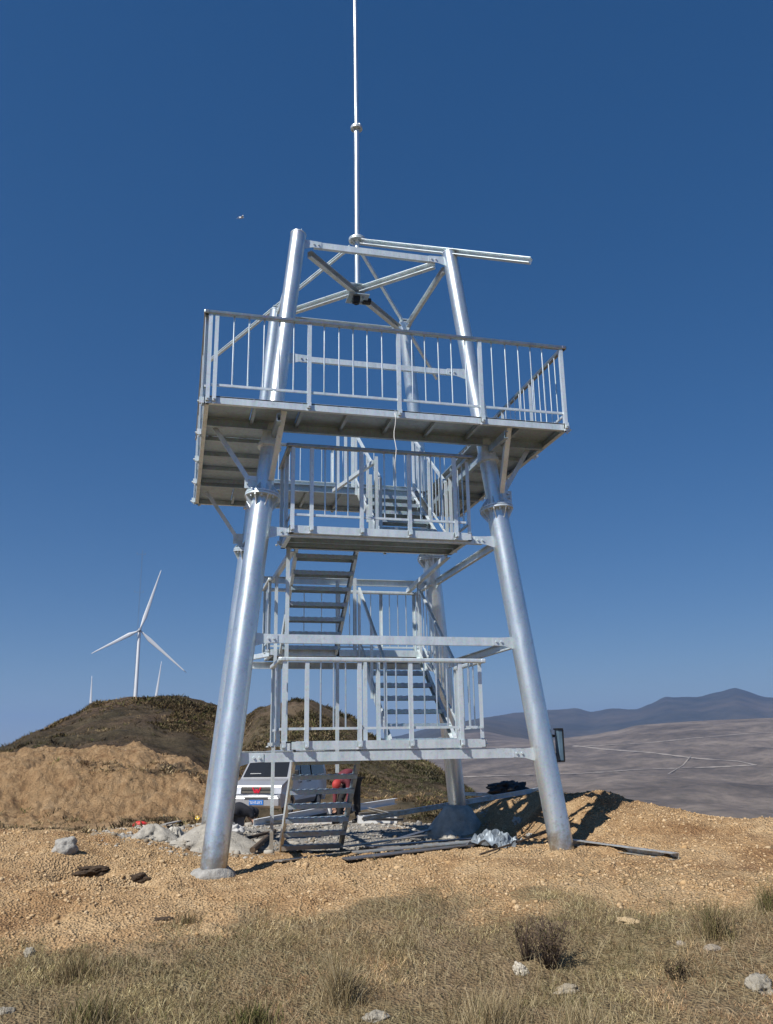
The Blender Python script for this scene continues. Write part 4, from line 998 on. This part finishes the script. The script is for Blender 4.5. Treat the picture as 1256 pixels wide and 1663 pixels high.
hand((.33, -.02, .21), (.5, .1, -.85), (.3, .5, -.3), P1); hand((.28, .31, .24), (.5, .1, -.85), (.3, -.5, -.3), P1)
P1.scale = (.86, .86, .84)
# bending worker seen from the side, red cap to the left
g2 = hit(566, 1337, 12, 22)
P2 = empty('person', g2, 'worker in red cap and black trousers bending forward behind the ground stair', 'person', None, R(42))
skin('body', [
    [('pel', (.14, .0, .84), .13), ('sp', (.02, -.01, .90), .12), ('ch', (-.12, -.02, .88), .13), ('sh', (-.22, -.02, .82), .10), ('nk', (-.28, -.02, .76), .055), (None, (-.31, -.02, .72), .05)],
    [('sh', (-.22, -.02, .82), .10), (None, (-.22, -.17, .76), .06), (None, (-.22, -.18, .54), .045), (None, (-.25, -.16, .36), .034)],
    [('sh', (-.22, -.02, .82), .10), (None, (-.22, .15, .76), .06), (None, (-.20, .17, .54), .045), (None, (-.24, .14, .36), .034)]], MAR, P2)
skin('trousers', [[('p', (.14, 0, .84), .14), (None, (.15, -.08, .76), .10), (None, (.14, -.10, .45), .078), (None, (.17, -.10, .10), .058)],
    [('p', (.14, 0, .84), .14), (None, (.10, .09, .76), .10), (None, (-.10, .10, .46), .075), (None, (-.20, .10, .10), .058)]], BLK, P2)
for x, y in ((.17, -.1), (-.2, .1)):
    skin('shoe', [[(None, (x + .03, y, .045), .045), (None, (x - .07, y, .04), .045), (None, (x - .16, y, .032), .035)]], SHOE, P2)
head((-.36, -.02, .70), (-.35, -.1, -.9), (-.95, 0, .35), P2, cap=CAPR)
hand((-.26, -.15, .29), (0, 0, -1), (-1, .2, 0), P2); hand((-.25, .13, .29), (0, 0, -1), (-1, -.2, 0), P2)

# ------------------------------------------------------------------ wind turbines and measuring mast
TW = simple('turbine_white', (.70, .72, .74), .45, 0, .05, .03)
TG = simple('turbine_grey', (.25, .26, .28), .5, 0, .05, .03)
def turbine(px, py_hub, r, base_z, blade, ang, label, yaw=0.):
    hub = at_r(px, py_hub, r); root = empty('wind_turbine', (hub.x, hub.y, base_z), label, 'turbine', 'wind turbines on the hill behind the cut bank')
    hh = hub.z - base_z; m = MB(); m.tube((0, 0, 0), (0, 0, hh - 1.6), 2.5, 1.55, 24); m.build('tower', TW, root)
    m = MB(); m.box((0, 2.2, 0), (3.4, 9.5, 3.6)); n_ = m.build('nacelle', TW, root, .6); n_.location = (0, 0, hh)
    m = MB(); m.box((0, 4.5, 2.4), (2.4, 2.2, 1.2)); m.build('cooler', TG, n_)
    rot = empty('rotor', (0, -3.2, hh)); rot.parent = root
    m = MB(); m.tube((0, .4, 0), (0, -1.4, 0), 1.8, 1.5, 20); m.tube((0, -1.4, 0), (0, -2.6, 0), 1.5, .4, 20); m.build('hub', TG, rot)
    for a, bl in ang:
        t = R(a); blade = bl; d = Vector((math.sin(t), 0, math.cos(t))); s = Vector((math.cos(t), 0, -math.sin(t))); m = MB(); vs = []
        st = [(0, .95, .9), (.06, 1.0, .85), (.2, 2.3, .45), (.4, 1.8, .3), (.7, 1.1, .2), (.93, .6, .12), (1, .22, .06)]
        for (u, c_, th_) in st:
            p = d * (1.2 + blade * u) + Vector((0, -2.2 * u * u, 0)); sh_ = s * (c_ * .25 if u > .1 else 0)
            for k in range(10):
                q = 2 * math.pi * k / 10; vs.append(p + sh_ + s * (c_ * math.cos(q)) + Vector((0, 1, 0)) * (th_ * math.sin(q)) + s * 0)
        fs = [(i * 10 + k, i * 10 + (k + 1) % 10, (i + 1) * 10 + (k + 1) % 10, (i + 1) * 10 + k) for i in range(len(st) - 1) for k in range(10)] + [tuple(range(10)), tuple(range(60, 70))]
        m.add(vs, fs, True); m.build('blade', TW, rot)
    root.rotation_euler = (0, 0, yaw); return root
rT = 1000
hubp = at_r(227, 1024, rT)
turbine(227, 1024, rT, hz(hubp.x, hubp.y) - 1, 72, ((15.5, 71), (131, 70), (241, 56)), 'large three bladed wind turbine whole above the hilltop at the left', .12)
q = at_r(146, 1166, 1500); turbine(146, 1166, 1500, hz(q.x, q.y) - 1, 66, ((-1, 66), (121, 66), (239, 66)), 'distant turbine showing only one upright blade, left of the large turbine', 0)
q = at_r(250, 1152, 1500); turbine(250, 1152, 1500, hz(q.x, q.y) - 1, 78, ((6, 78), (126, 78), (246, 78)), 'distant turbine showing only one upright blade, right of the large turbine', 0)
MG = simple('mast_grey', (.20, .23, .27), .6, .2, .05, .05)
q = at_r(219, 1100, 420); zb2 = hz(q.x, q.y) - .5; mm = empty('measuring_mast', (q.x, q.y, zb2), 'thin grey lattice measuring mast standing just left of the large turbine tower', 'mast')
ztop = at_r(231, 893, 420).z - zb2; lean = (at_r(231, 893, 420).x - q.x)
m = MB()
for k in range(3):
    t = 2 * math.pi * k / 3; dx, dy = .22 * math.cos(t), .22 * math.sin(t); m.tube((dx, dy, 0), (dx + lean * .35, dy, ztop), .035, n=5)
for k in range(int(ztop / 2)):
    z = k * 2.; f = lean * .35 * z / ztop; a0 = 2 * math.pi * (k % 3) / 3; a1 = a0 + 2.1
    m.tube((.22 * math.cos(a0) + f, .22 * math.sin(a0), z), (.22 * math.cos(a1) + f, .22 * math.sin(a1), z + 2), .018, n=4)
m.build('lattice', MG, mm)
for u in (.2, .72, .86, .985):
    z = ztop * u; f = lean * .35 * u; m = MB(); m.tube((f - 2.4, 0, z), (f + 1.6, 0, z), .05, n=5); m.tube((f - 2.4, 0, z), (f - 2.4, 0, z + .8), .09, n=6); m.tube((f + 1.6, 0, z), (f + 1.6, 0, z + .7), .09, n=6); m.build('boom', MG, mm)
# bird
bp3 = at_r(392, 354, 34); bm_ = MB()
bm_.path([(-.14, 0, .0), (-.06, 0, .005), (.03, 0, .01), (.12, 0, .0), (.16, 0, -.01)], [.004, .03, .04, .022, .006], 8)
for sy in (-1, 1):
    bm_.add([(-.02, sy * .02, .02), (.07, sy * .02, .02), (.05, sy * .16, .09), (-.01, sy * .17, .09), (-.07, sy * .36, .03), (-.03, sy * .3, .05),
             (-.02, sy * .02, .012), (.07, sy * .02, .012), (.05, sy * .16, .084), (-.01, sy * .17, .084), (-.07, sy * .36, .026), (-.03, sy * .3, .044)],
            [(0, 1, 2, 3), (3, 2, 5, 4), (6, 9, 8, 7), (9, 10, 11, 8), (0, 3, 9, 6), (1, 7, 8, 2), (2, 8, 11, 5), (3, 4, 10, 9), (4, 5, 11, 10)])
o = bm_.build('bird', WHITEP); o.location = bp3; o.rotation_euler = (R(20), R(-25), R(15)); tag(o, 'tiny white bird flying in the blue sky left of the tower top', 'bird')

# ------------------------------------------------------------------ tracks on the far slope
def road(pts, width, label_, r0=900, r1=3200):
    P = []
    for (a, b) in zip(pts[:-1], pts[1:]):
        n = max(2, int(math.hypot(b[0] - a[0], b[1] - a[1]) / 6))
        for k in range(n): t = k / n; P.append((a[0] + (b[0] - a[0]) * t, a[1] + (b[1] - a[1]) * t))
    P.append(pts[-1]); W = [hit(px, py, r0, r1) for px, py in P]
    vs = []
    for i, p in enumerate(W):
        d = (W[min(i + 1, len(W) - 1)] - W[max(i - 1, 0)]); d.z = 0; d.normalize(); n = Vector((-d.y, d.x, 0)) * width / 2 * (1 + .3 * math.sin(i * 1.7))
        for q in (p + n, p - n): vs.append((q.x, q.y, hz(q.x, q.y) + .8))
    fs = [(2 * i, 2 * i + 1, 2 * i + 3, 2 * i + 2) for i in range(len(W) - 1)]
    me = bpy.data.meshes.new('track'); me.from_pydata(vs, [], fs); me.materials.append(ROADM); me.update()
    o = bpy.data.objects.new('track', me); COL.objects.link(o); o['kind'] = 'structure'; return o
road([(560, 1270), (700, 1264), (860, 1259), (940, 1257), (1040, 1250), (1110, 1248), (1170, 1246), (1228, 1243)], 7, 'a')
road([(1228, 1243), (1200, 1237), (1130, 1232), (1060, 1223), (980, 1217), (930, 1211)], 6.5, 'b')
road([(930, 1213), (1040, 1208), (1130, 1199), (1200, 1193), (1256, 1190), (1300, 1188)], 6, 'c', 900, 2580)
road([(1085, 1258), (1110, 1243), (1122, 1228)], 2.2, 'd')
#@@/PROPS
#@@VEG
# ------------------------------------------------------------------ vegetation and loose earth
def attr_mat(name, rough=.9, trans=0.):
    m, nt, b = new_mat(name); at = N(nt, 'ShaderNodeAttribute', attribute_name='tint'); nt.links.new(at.outputs['Color'], b.inputs['Base Color'])
    b.inputs['Roughness'].default_value = rough; b.inputs['Specular IOR Level'].default_value = .12
    return m
BLADE = attr_mat('dry_blades'); LEAFM = attr_mat('scrub_leaves'); CLODM = attr_mat('loose_earth', 1.)
def mesh_from(name, co, loops, starts, col, mat):
    me = bpy.data.meshes.new(name); me.vertices.add(len(co)); me.vertices.foreach_set('co', co.astype(np.float32).ravel())
    me.loops.add(len(loops)); me.loops.foreach_set('vertex_index', loops.astype(np.int32)); me.polygons.add(len(starts)); me.polygons.foreach_set('loop_start', starts.astype(np.int32))
    me.update(calc_edges=True); me.materials.append(mat)
    at = me.attributes.new('tint', 'FLOAT_COLOR', 'POINT'); at.data.foreach_set('color', np.column_stack([col, np.ones(len(col))]).astype(np.float32).ravel())
    o = bpy.data.objects.new(name, me); COL.objects.link(o); return o
def blades(name, x, y, z, L, W, col, lean=.5, bend=.6, mat=None, az=None):
    n = len(x); a = RNG.uniform(0, 2 * np.pi, n) if az is None else az; f = RNG.uniform(0, 2 * np.pi, n)
    ln = np.abs(RNG.normal(0, lean, n)); bd = RNG.uniform(.2, 1, n) * bend
    dx, dy = np.cos(a), np.sin(a); sx, sy = np.cos(f), np.sin(f); co = np.zeros((n, 7, 3))
    px_, py_, pz_ = x.copy(), y.copy(), z - .006
    for k in range(4):
        w_ = W * (1, .85, .55, 0)[k]
        if k < 3:
            co[:, 2 * k] = np.column_stack([px_ - sx * w_, py_ - sy * w_, pz_]); co[:, 2 * k + 1] = np.column_stack([px_ + sx * w_, py_ + sy * w_, pz_])
        else: co[:, 6] = np.column_stack([px_, py_, pz_])
        t = ln + bd * (k + .5); s = L / 3; px_ = px_ + dx * np.sin(t) * s; py_ = py_ + dy * np.sin(t) * s; pz_ = pz_ + np.cos(t) * s
    b = (np.arange(n) * 7)[:, None]; lp = (b + np.array([0, 1, 3, 2, 2, 3, 5, 4, 4, 5, 6])).ravel()
    st = (np.arange(n)[:, None] * 11 + np.array([0, 4, 8])).ravel()
    return mesh_from(name, co.reshape(-1, 3), lp, st, np.repeat(col, 7, axis=0), mat or BLADE)
PAL = np.array([(.36, .29, .17), (.28, .22, .12), (.44, .37, .235), (.17, .145, .065), (.12, .13, .045), (.20, .14, .08), (.33, .25, .14), (.10, .075, .045)])
def pick(n, p): p = np.array(p, float); c = PAL[RNG.choice(len(PAL), n, p=p / p.sum())]; return c * RNG.uniform(.75, 1.2, (n, 1))
def polar_pts(n, t0, t1, r0, r1):
    th = RNG.uniform(t0, t1, n); r = np.sqrt(RNG.uniform(r0 * r0, r1 * r1, n)); return CX + r * np.sin(np.radians(th)), CY + r * np.cos(np.radians(th)), r, th
# grass cover
x, y, r, th = polar_pts(420000, -13, 42, 4.4, 9.6)
g = grass_mask(x, y, r, th); cl = fbm(x, y, 2.2, 4, 91) * .5 + .5; c2 = fbm(x, y, 7, 3, 92) * .5 + .5
keep = RNG.random(len(x)) < g * np.clip(.05 + 1.9 * (cl - .36) + 1.5 * (c2 - .45), .04, 1); x, y, cl, c2, g = x[keep], y[keep], cl[keep], c2[keep], g[keep]
L = (.02 + .06 * np.clip(cl - .25, 0, 1) * RNG.uniform(.4, 1.6, len(x)) + .02 * c2) * (.5 + .5 * g)
tone = (fbm(x, y, 1.1, 4, 95) > .06); green = fbm(x, y, .7, 3, 97) > .22
col = pick(len(x), (4, 4, 2, 1.6, .5, 2.4, 4, 2)); colg = pick(len(x), (4, 3, 2, 2.4, 1.1, 1.5, 3, 2)); colb = pick(len(x), (2, 3, 1, 1, .4, 4, 2, 4))
col = np.where(green[:, None], colg, np.where(tone[:, None], colb, col))
patch = .66 + .85 * np.clip(fbm(x, y, 1.6, 4, 96) + .35, 0, 1)[:, None]; mauve = np.array([1.06, .96, .98]) ** np.clip(fbm(x, y, .8, 3, 99) * 4, -1.2, 1.2)[:, None]; col = col * patch * mauve * 1.2 * np.array([1.06, 1.0, .97])
o = blades('grass', x, y, H(x, y), L, .0010 + .0010 * RNG.random(len(x)), col * 1.12, .95, .6); o['kind'] = 'stuff'
# loose straws and stems standing out
x, y, r, th = polar_pts(5200, -13, 42, 4.6, 9.9); g = grass_mask(x, y, r + .0, th); k = RNG.random(len(x)) < .12 + .8 * g; x, y = x[k], y[k]
k = RNG.random(len(x)) < sstep(9.6, 8.2, np.hypot(x - CX, y - CY)) + .02; x, y = x[k], y[k]
o = blades('straw', x, y, H(x, y), RNG.uniform(.07, .22, len(x)), np.full(len(x), .0014), pick(len(x), (5, 3, 5, .5, 0, 1, 3, 2)), .7, .4); o['kind'] = 'stuff'

x, y, r, th = polar_pts(4200, -13, 42, 4.6, 9.4); g = grass_mask(x, y, r, th); k = RNG.random(len(x)) < (.05 + .6 * g) * (fbm(x, y, 1.3, 4, 111) > .02); x, y = x[k], y[k]
m_ = 5; xx = np.repeat(x, m_) + RNG.normal(0, .025, len(x) * m_); yy = np.repeat(y, m_) + RNG.normal(0, .025, len(x) * m_)
o = blades('weeds', xx, yy, H(xx, yy), RNG.uniform(.03, .15, len(xx)), np.full(len(xx), .0015), pick(len(xx), (.3, 1, 0, 2, .6, 3, 1, 8)) * .9, .35, .3); o['kind'] = 'stuff'
x, y, r, th = polar_pts(26000, -13, 42, 4.6, 9.4); g = grass_mask(x, y, r, th); k = RNG.random(len(x)) < g ** 2; x, y = x[k], y[k]
o = blades('thatch', x, y, H(x, y) + RNG.uniform(.0, .04, len(x)), RNG.uniform(.05, .16, len(x)), np.full(len(x), .0011), pick(len(x), (5, 3, 6, .5, 0, 1, 3, 1)), 1.5, .15); o['kind'] = 'stuff'
def tuft(px, py, n, rad, L, label, name, cat, cols, lean=.25, bend=.3, W=.0016, r1=12, group=None):
    p = hit(px, py, 4, r1); a = RNG.uniform(0, 2 * np.pi, n); q = rad * 1.25 * np.clip(RNG.normal(0, .5, n), -1.1, 1.1); xx = p.x + q * np.cos(a); yy = p.y + q * np.sin(a)
    o = blades(name, xx, yy, H(xx, yy), RNG.uniform(.25, 1.1, n) ** 1.3 * L, np.full(n, W), pick(n, cols), lean, bend, az=RNG.uniform(0, 2 * np.pi, n))
    return tag(o, label, cat, group)
STRAW = (5, 3, 6, 1, .3, 1, 3, 1)
tuft(553, 1632, 700, .10, .34, 'tall pale straw tuft with a dark hollow beside it, near the bottom middle', 'grass_tuft', 'grass tuft', STRAW)
tuft(800, 1670, 900, .20, .24, 'wide pale straw tuft on the bottom edge below the white stone', 'grass_tuft', 'grass tuft', STRAW)
tuft(945, 1680, 600, .16, .20, 'straw tuft on the bottom edge, right of the wide one', 'grass_tuft', 'grass tuft', STRAW)
tuft(410, 1668, 500, .13, .15, 'short green tuft with broad blades at the bottom edge left of the middle', 'grass_tuft', 'grass tuft', (1, 1, 0, 5, 8, 1, 1, 1), W=.003)
tuft(150, 1660, 700, .17, .20, 'straw and green tuft near the lower left corner', 'grass_tuft', 'grass tuft', (3, 3, 2, 3, 4, 1, 1, 1))
tuft(1160, 1520, 500, .14, .30, 'tall grey green stems at the right where grass meets dirt', 'grass_tuft', 'grass tuft', (1, 3, 0, 4, 2, 2, 1, 3))
tuft(1250, 1475, 300, .10, .28, 'dark green stems at the right edge of the photo', 'grass_tuft', 'grass tuft', (1, 1, 0, 4, 5, 1, 1, 3))
tuft(120, 1590, 600, .18, .17, 'low dark scrubby tuft at the left in the grass', 'grass_tuft', 'grass tuft', (1, 2, 0, 3, 1, 3, 1, 5))
tuft(305, 1500, 260, .12, .12, 'small dark tuft on the edge of the dirt, left of the middle', 'grass_tuft', 'grass tuft', (1, 1, 0, 2, 1, 2, 1, 5))
def bush(px, py, rad, hgt, n, label, r1=12, cols=(.10, .07, .055)):
    p = hit(px, py, 4, r1); root = empty('dry_bush', p, label, 'bush'); m = MB(); tips = []
    for k in range(n):
        a = random.uniform(0, 6.283); b0 = Vector((.25 * rad * math.cos(a) * random.random(), .25 * rad * math.sin(a) * random.random(), -.02)); tip = Vector((rad * math.cos(a) * random.uniform(.2, 1.1), rad * math.sin(a) * random.uniform(.2, 1.1), hgt * random.uniform(.5, 1.05)))
        mid = (b0 + tip) / 2 + Vector((random.gauss(0, .02), random.gauss(0, .02), hgt * .08)); m.path([b0, mid, tip], [.003, .002, .0009], 4); tips.append((mid, tip))
        for j in range(5):
            s = mid.lerp(tip, random.uniform(-.3, .9)); e = s + Vector((random.gauss(0, .04), random.gauss(0, .04), random.uniform(.01, .07))); m.path([s, e], [.0014, .0007], 3); tips.append((s, e))
    m.build('twig', simple('twig_brown', cols, .95, 0, 30, .3), root)
    N_ = len(tips) * 3; pts = np.array([list(tips[i % len(tips)][0].lerp(tips[i % len(tips)][1], random.random())) for i in range(N_)])
    lf = blades('foliage', pts[:, 0], pts[:, 1], pts[:, 2], RNG.uniform(.008, .02, N_), np.full(N_, .003), pick(N_, (0, 1, 0, 2, 1, 3, 1, 6)), .9, .4, LEAFM); lf.parent = root
    return root
bush(893, 1572, .17, .30, 60, 'dark dry twiggy bush right above the white stone')
bush(855, 1560, .08, .26, 26, 'narrower dark twiggy bush touching the left of the bigger one')
bush(1100, 1590, .10, .10, 22, 'low dark twiggy bush in the grass at the right', cols=(.07, .05, .03))
bush(560, 1610, .07, .10, 24, 'low dark bush hiding behind the tall pale straw tuft')

# clods
def clods(name, x, y, s, col):
    t = (1 + 5 ** .5) / 2; V0 = np.array([(-1, t, 0), (1, t, 0), (-1, -t, 0), (1, -t, 0), (0, -1, t), (0, 1, t), (0, -1, -t), (0, 1, -t), (t, 0, -1), (t, 0, 1), (-t, 0, -1), (-t, 0, 1)]) / 1.9
    F0 = np.array([(0, 11, 5), (0, 5, 1), (0, 1, 7), (0, 7, 10), (0, 10, 11), (1, 5, 9), (5, 11, 4), (11, 10, 2), (10, 7, 6), (7, 1, 8), (3, 9, 4), (3, 4, 2), (3, 2, 6), (3, 6, 8), (3, 8, 9), (4, 9, 5), (2, 4, 11), (6, 2, 10), (8, 6, 7), (9, 8, 1)])
    n = len(x); V = V0[None] * RNG.uniform(.65, 1.25, (n, 12, 1)) * s[:, None, None] * RNG.uniform(.7, 1.3, (n, 1, 3)) * np.array([1, 1, .75])
    V = V + np.column_stack([x, y, H(x, y) + s * .12])[:, None]; lp = (np.arange(n)[:, None] * 12 + F0.ravel()).ravel()
    return mesh_from(name, V.reshape(-1, 3), lp, np.arange(0, len(lp), 3), np.repeat(col, 12, axis=0), CLODM)
x, y, r, th = polar_pts(90000, -13, 42, 6.6, 14); g = grass_mask(x, y, r, th); k = (g < .6) & (RNG.random(len(x)) < .35 + .6 * (fbm(x, y, 1.4, 3, 98) > 0)) & ~((r > 10.8) & (th > 1) & (th < 20)); x, y, r = x[k], y[k], r[k]
s = np.clip(RNG.lognormal(-5.05, .5, len(x)), .003, .04); base = np.array([(.43, .295, .16), (.48, .34, .195), (.39, .26, .135), (.52, .39, .24)])[RNG.integers(0, 4, len(x))] * RNG.uniform(.85, 1.12, (len(x), 1))
o = clods('loose_earth', x, y, s, base); o['kind'] = 'stuff'
x, y, r, th = polar_pts(7600, -4.5, 20, 10.6, 24); s = np.clip(RNG.lognormal(-4.3, .6, len(x)), .006, .08); base = np.array([(.33, .31, .27), (.24, .20, .15), (.40, .38, .34)])[RNG.integers(0, 3, len(x))]
o = clods('gravel', x, y, s, base); o['kind'] = 'stuff'

# scrub on the hills
def scrub(name, n, t0, t1, r0, r1, dens, size, cols, per=16, dark=.8):
    x, y, r, th = polar_pts(n, t0, t1, r0, r1); k = RNG.random(n) < dens(x, y, r, th); x, y, r = x[k], y[k], r[k]; m = len(x)
    s = size(x, y, r) * RNG.uniform(.5, 1.4, m); n1_ = fbm(x, y, .13, 4, 131)[:, None]; c = pick(m, cols) * dark * (1 + 1.0 * n1_) * (np.array([1.05, .97, .93]) ** (fbm(x, y, .07, 3, 133) * 3)[:, None]); s = s * (1 + 1.5 * np.clip(fbm(x, y, .35, 3, 135), -.3, .6)); X = np.repeat(x, per); Y = np.repeat(y, per); S = np.repeat(s, per); C = np.repeat(c, per, axis=0) * RNG.uniform(.7, 1.3, (m * per, 1))
    a = RNG.uniform(0, 2 * np.pi, m * per); q = S * .55 * np.sqrt(RNG.random(m * per)); X = X + q * np.cos(a); Y = Y + q * np.sin(a)
    o = blades(name, X, Y, H(X, Y) + S * RNG.uniform(-.05, .35, m * per), S * RNG.uniform(.3, .8, m * per), S * .07, C, .8, .5, LEAFM, az=a); o['kind'] = 'stuff'; return o
def d_hill(x, y, r, th):
    n_ = fbm(x, y, .16, 4, 101); right = sstep(2.5, 4.5, th)
    return np.clip((.04 + .08 * right + .85 * sstep(-.05, .15, n_ + .25 * sstep(-4, 1, th) - .05 - .12 * right)) * np.maximum(sstep(43.5, 45, r), right), 0, 1)
scrub('hill_scrub', 80000, -13, 19, 27, 82, d_hill, lambda x, y, r: .15 + .003 * (r - 40).clip(0), (1., 2., .2, 3.5, 1.6, 2.4, 1.2, 6), 14, .74)
def d_low(x, y, r, th): return ((fbm(x, y, .42, 4, 85) > .22) & (r < 40)) * .35 + (sstep(18.5, 20, r) * sstep(31.5, 28.5, r)) * (fbm(x, y, .3, 4, 83) > .05) * .3 + .02
scrub('bank_scrub', 5200, -13, 3.8, 18, 43, d_low, lambda x, y, r: .13 + 0 * r, (3, 3, .5, 2, .4, 3, 2, 4))
#@@/VEG
#@@HAZE
# ------------------------------------------------------------------ the air
hb = MB(); hb.box((CX, CY, 0), (36000, 36000, 1)); 
me = bpy.data.meshes.new('haze'); L_, top_, bot_ = 17600, 640, -420
vs = [(CX + sx * L_, CY + sy * L_, z) for z in (bot_, top_) for sy in (-1, 1) for sx in (-1, 1)]
me.from_pydata(vs, [], [(0, 2, 3, 1), (4, 5, 7, 6), (0, 1, 5, 4), (2, 6, 7, 3), (0, 4, 6, 2), (1, 3, 7, 5)]); me.update()
mh = bpy.data.materials.new('haze_air'); mh.use_nodes = True; n_ = mh.node_tree
for x in list(n_.nodes):
    if x.type != 'OUTPUT_MATERIAL': n_.nodes.remove(x)
pv = n_.nodes.new('ShaderNodeVolumePrincipled'); pv.inputs['Color'].default_value = (.34, .54, .95, 1); pv.inputs['Density'].default_value = 8e-5; pv.inputs['Anisotropy'].default_value = .2
n_.links.new(pv.outputs[0], [x for x in n_.nodes if x.type == 'OUTPUT_MATERIAL'][0].inputs['Volume'])
me.materials.append(mh); o = bpy.data.objects.new('haze', me); COL.objects.link(o); o['kind'] = 'stuff'
#@@/HAZE
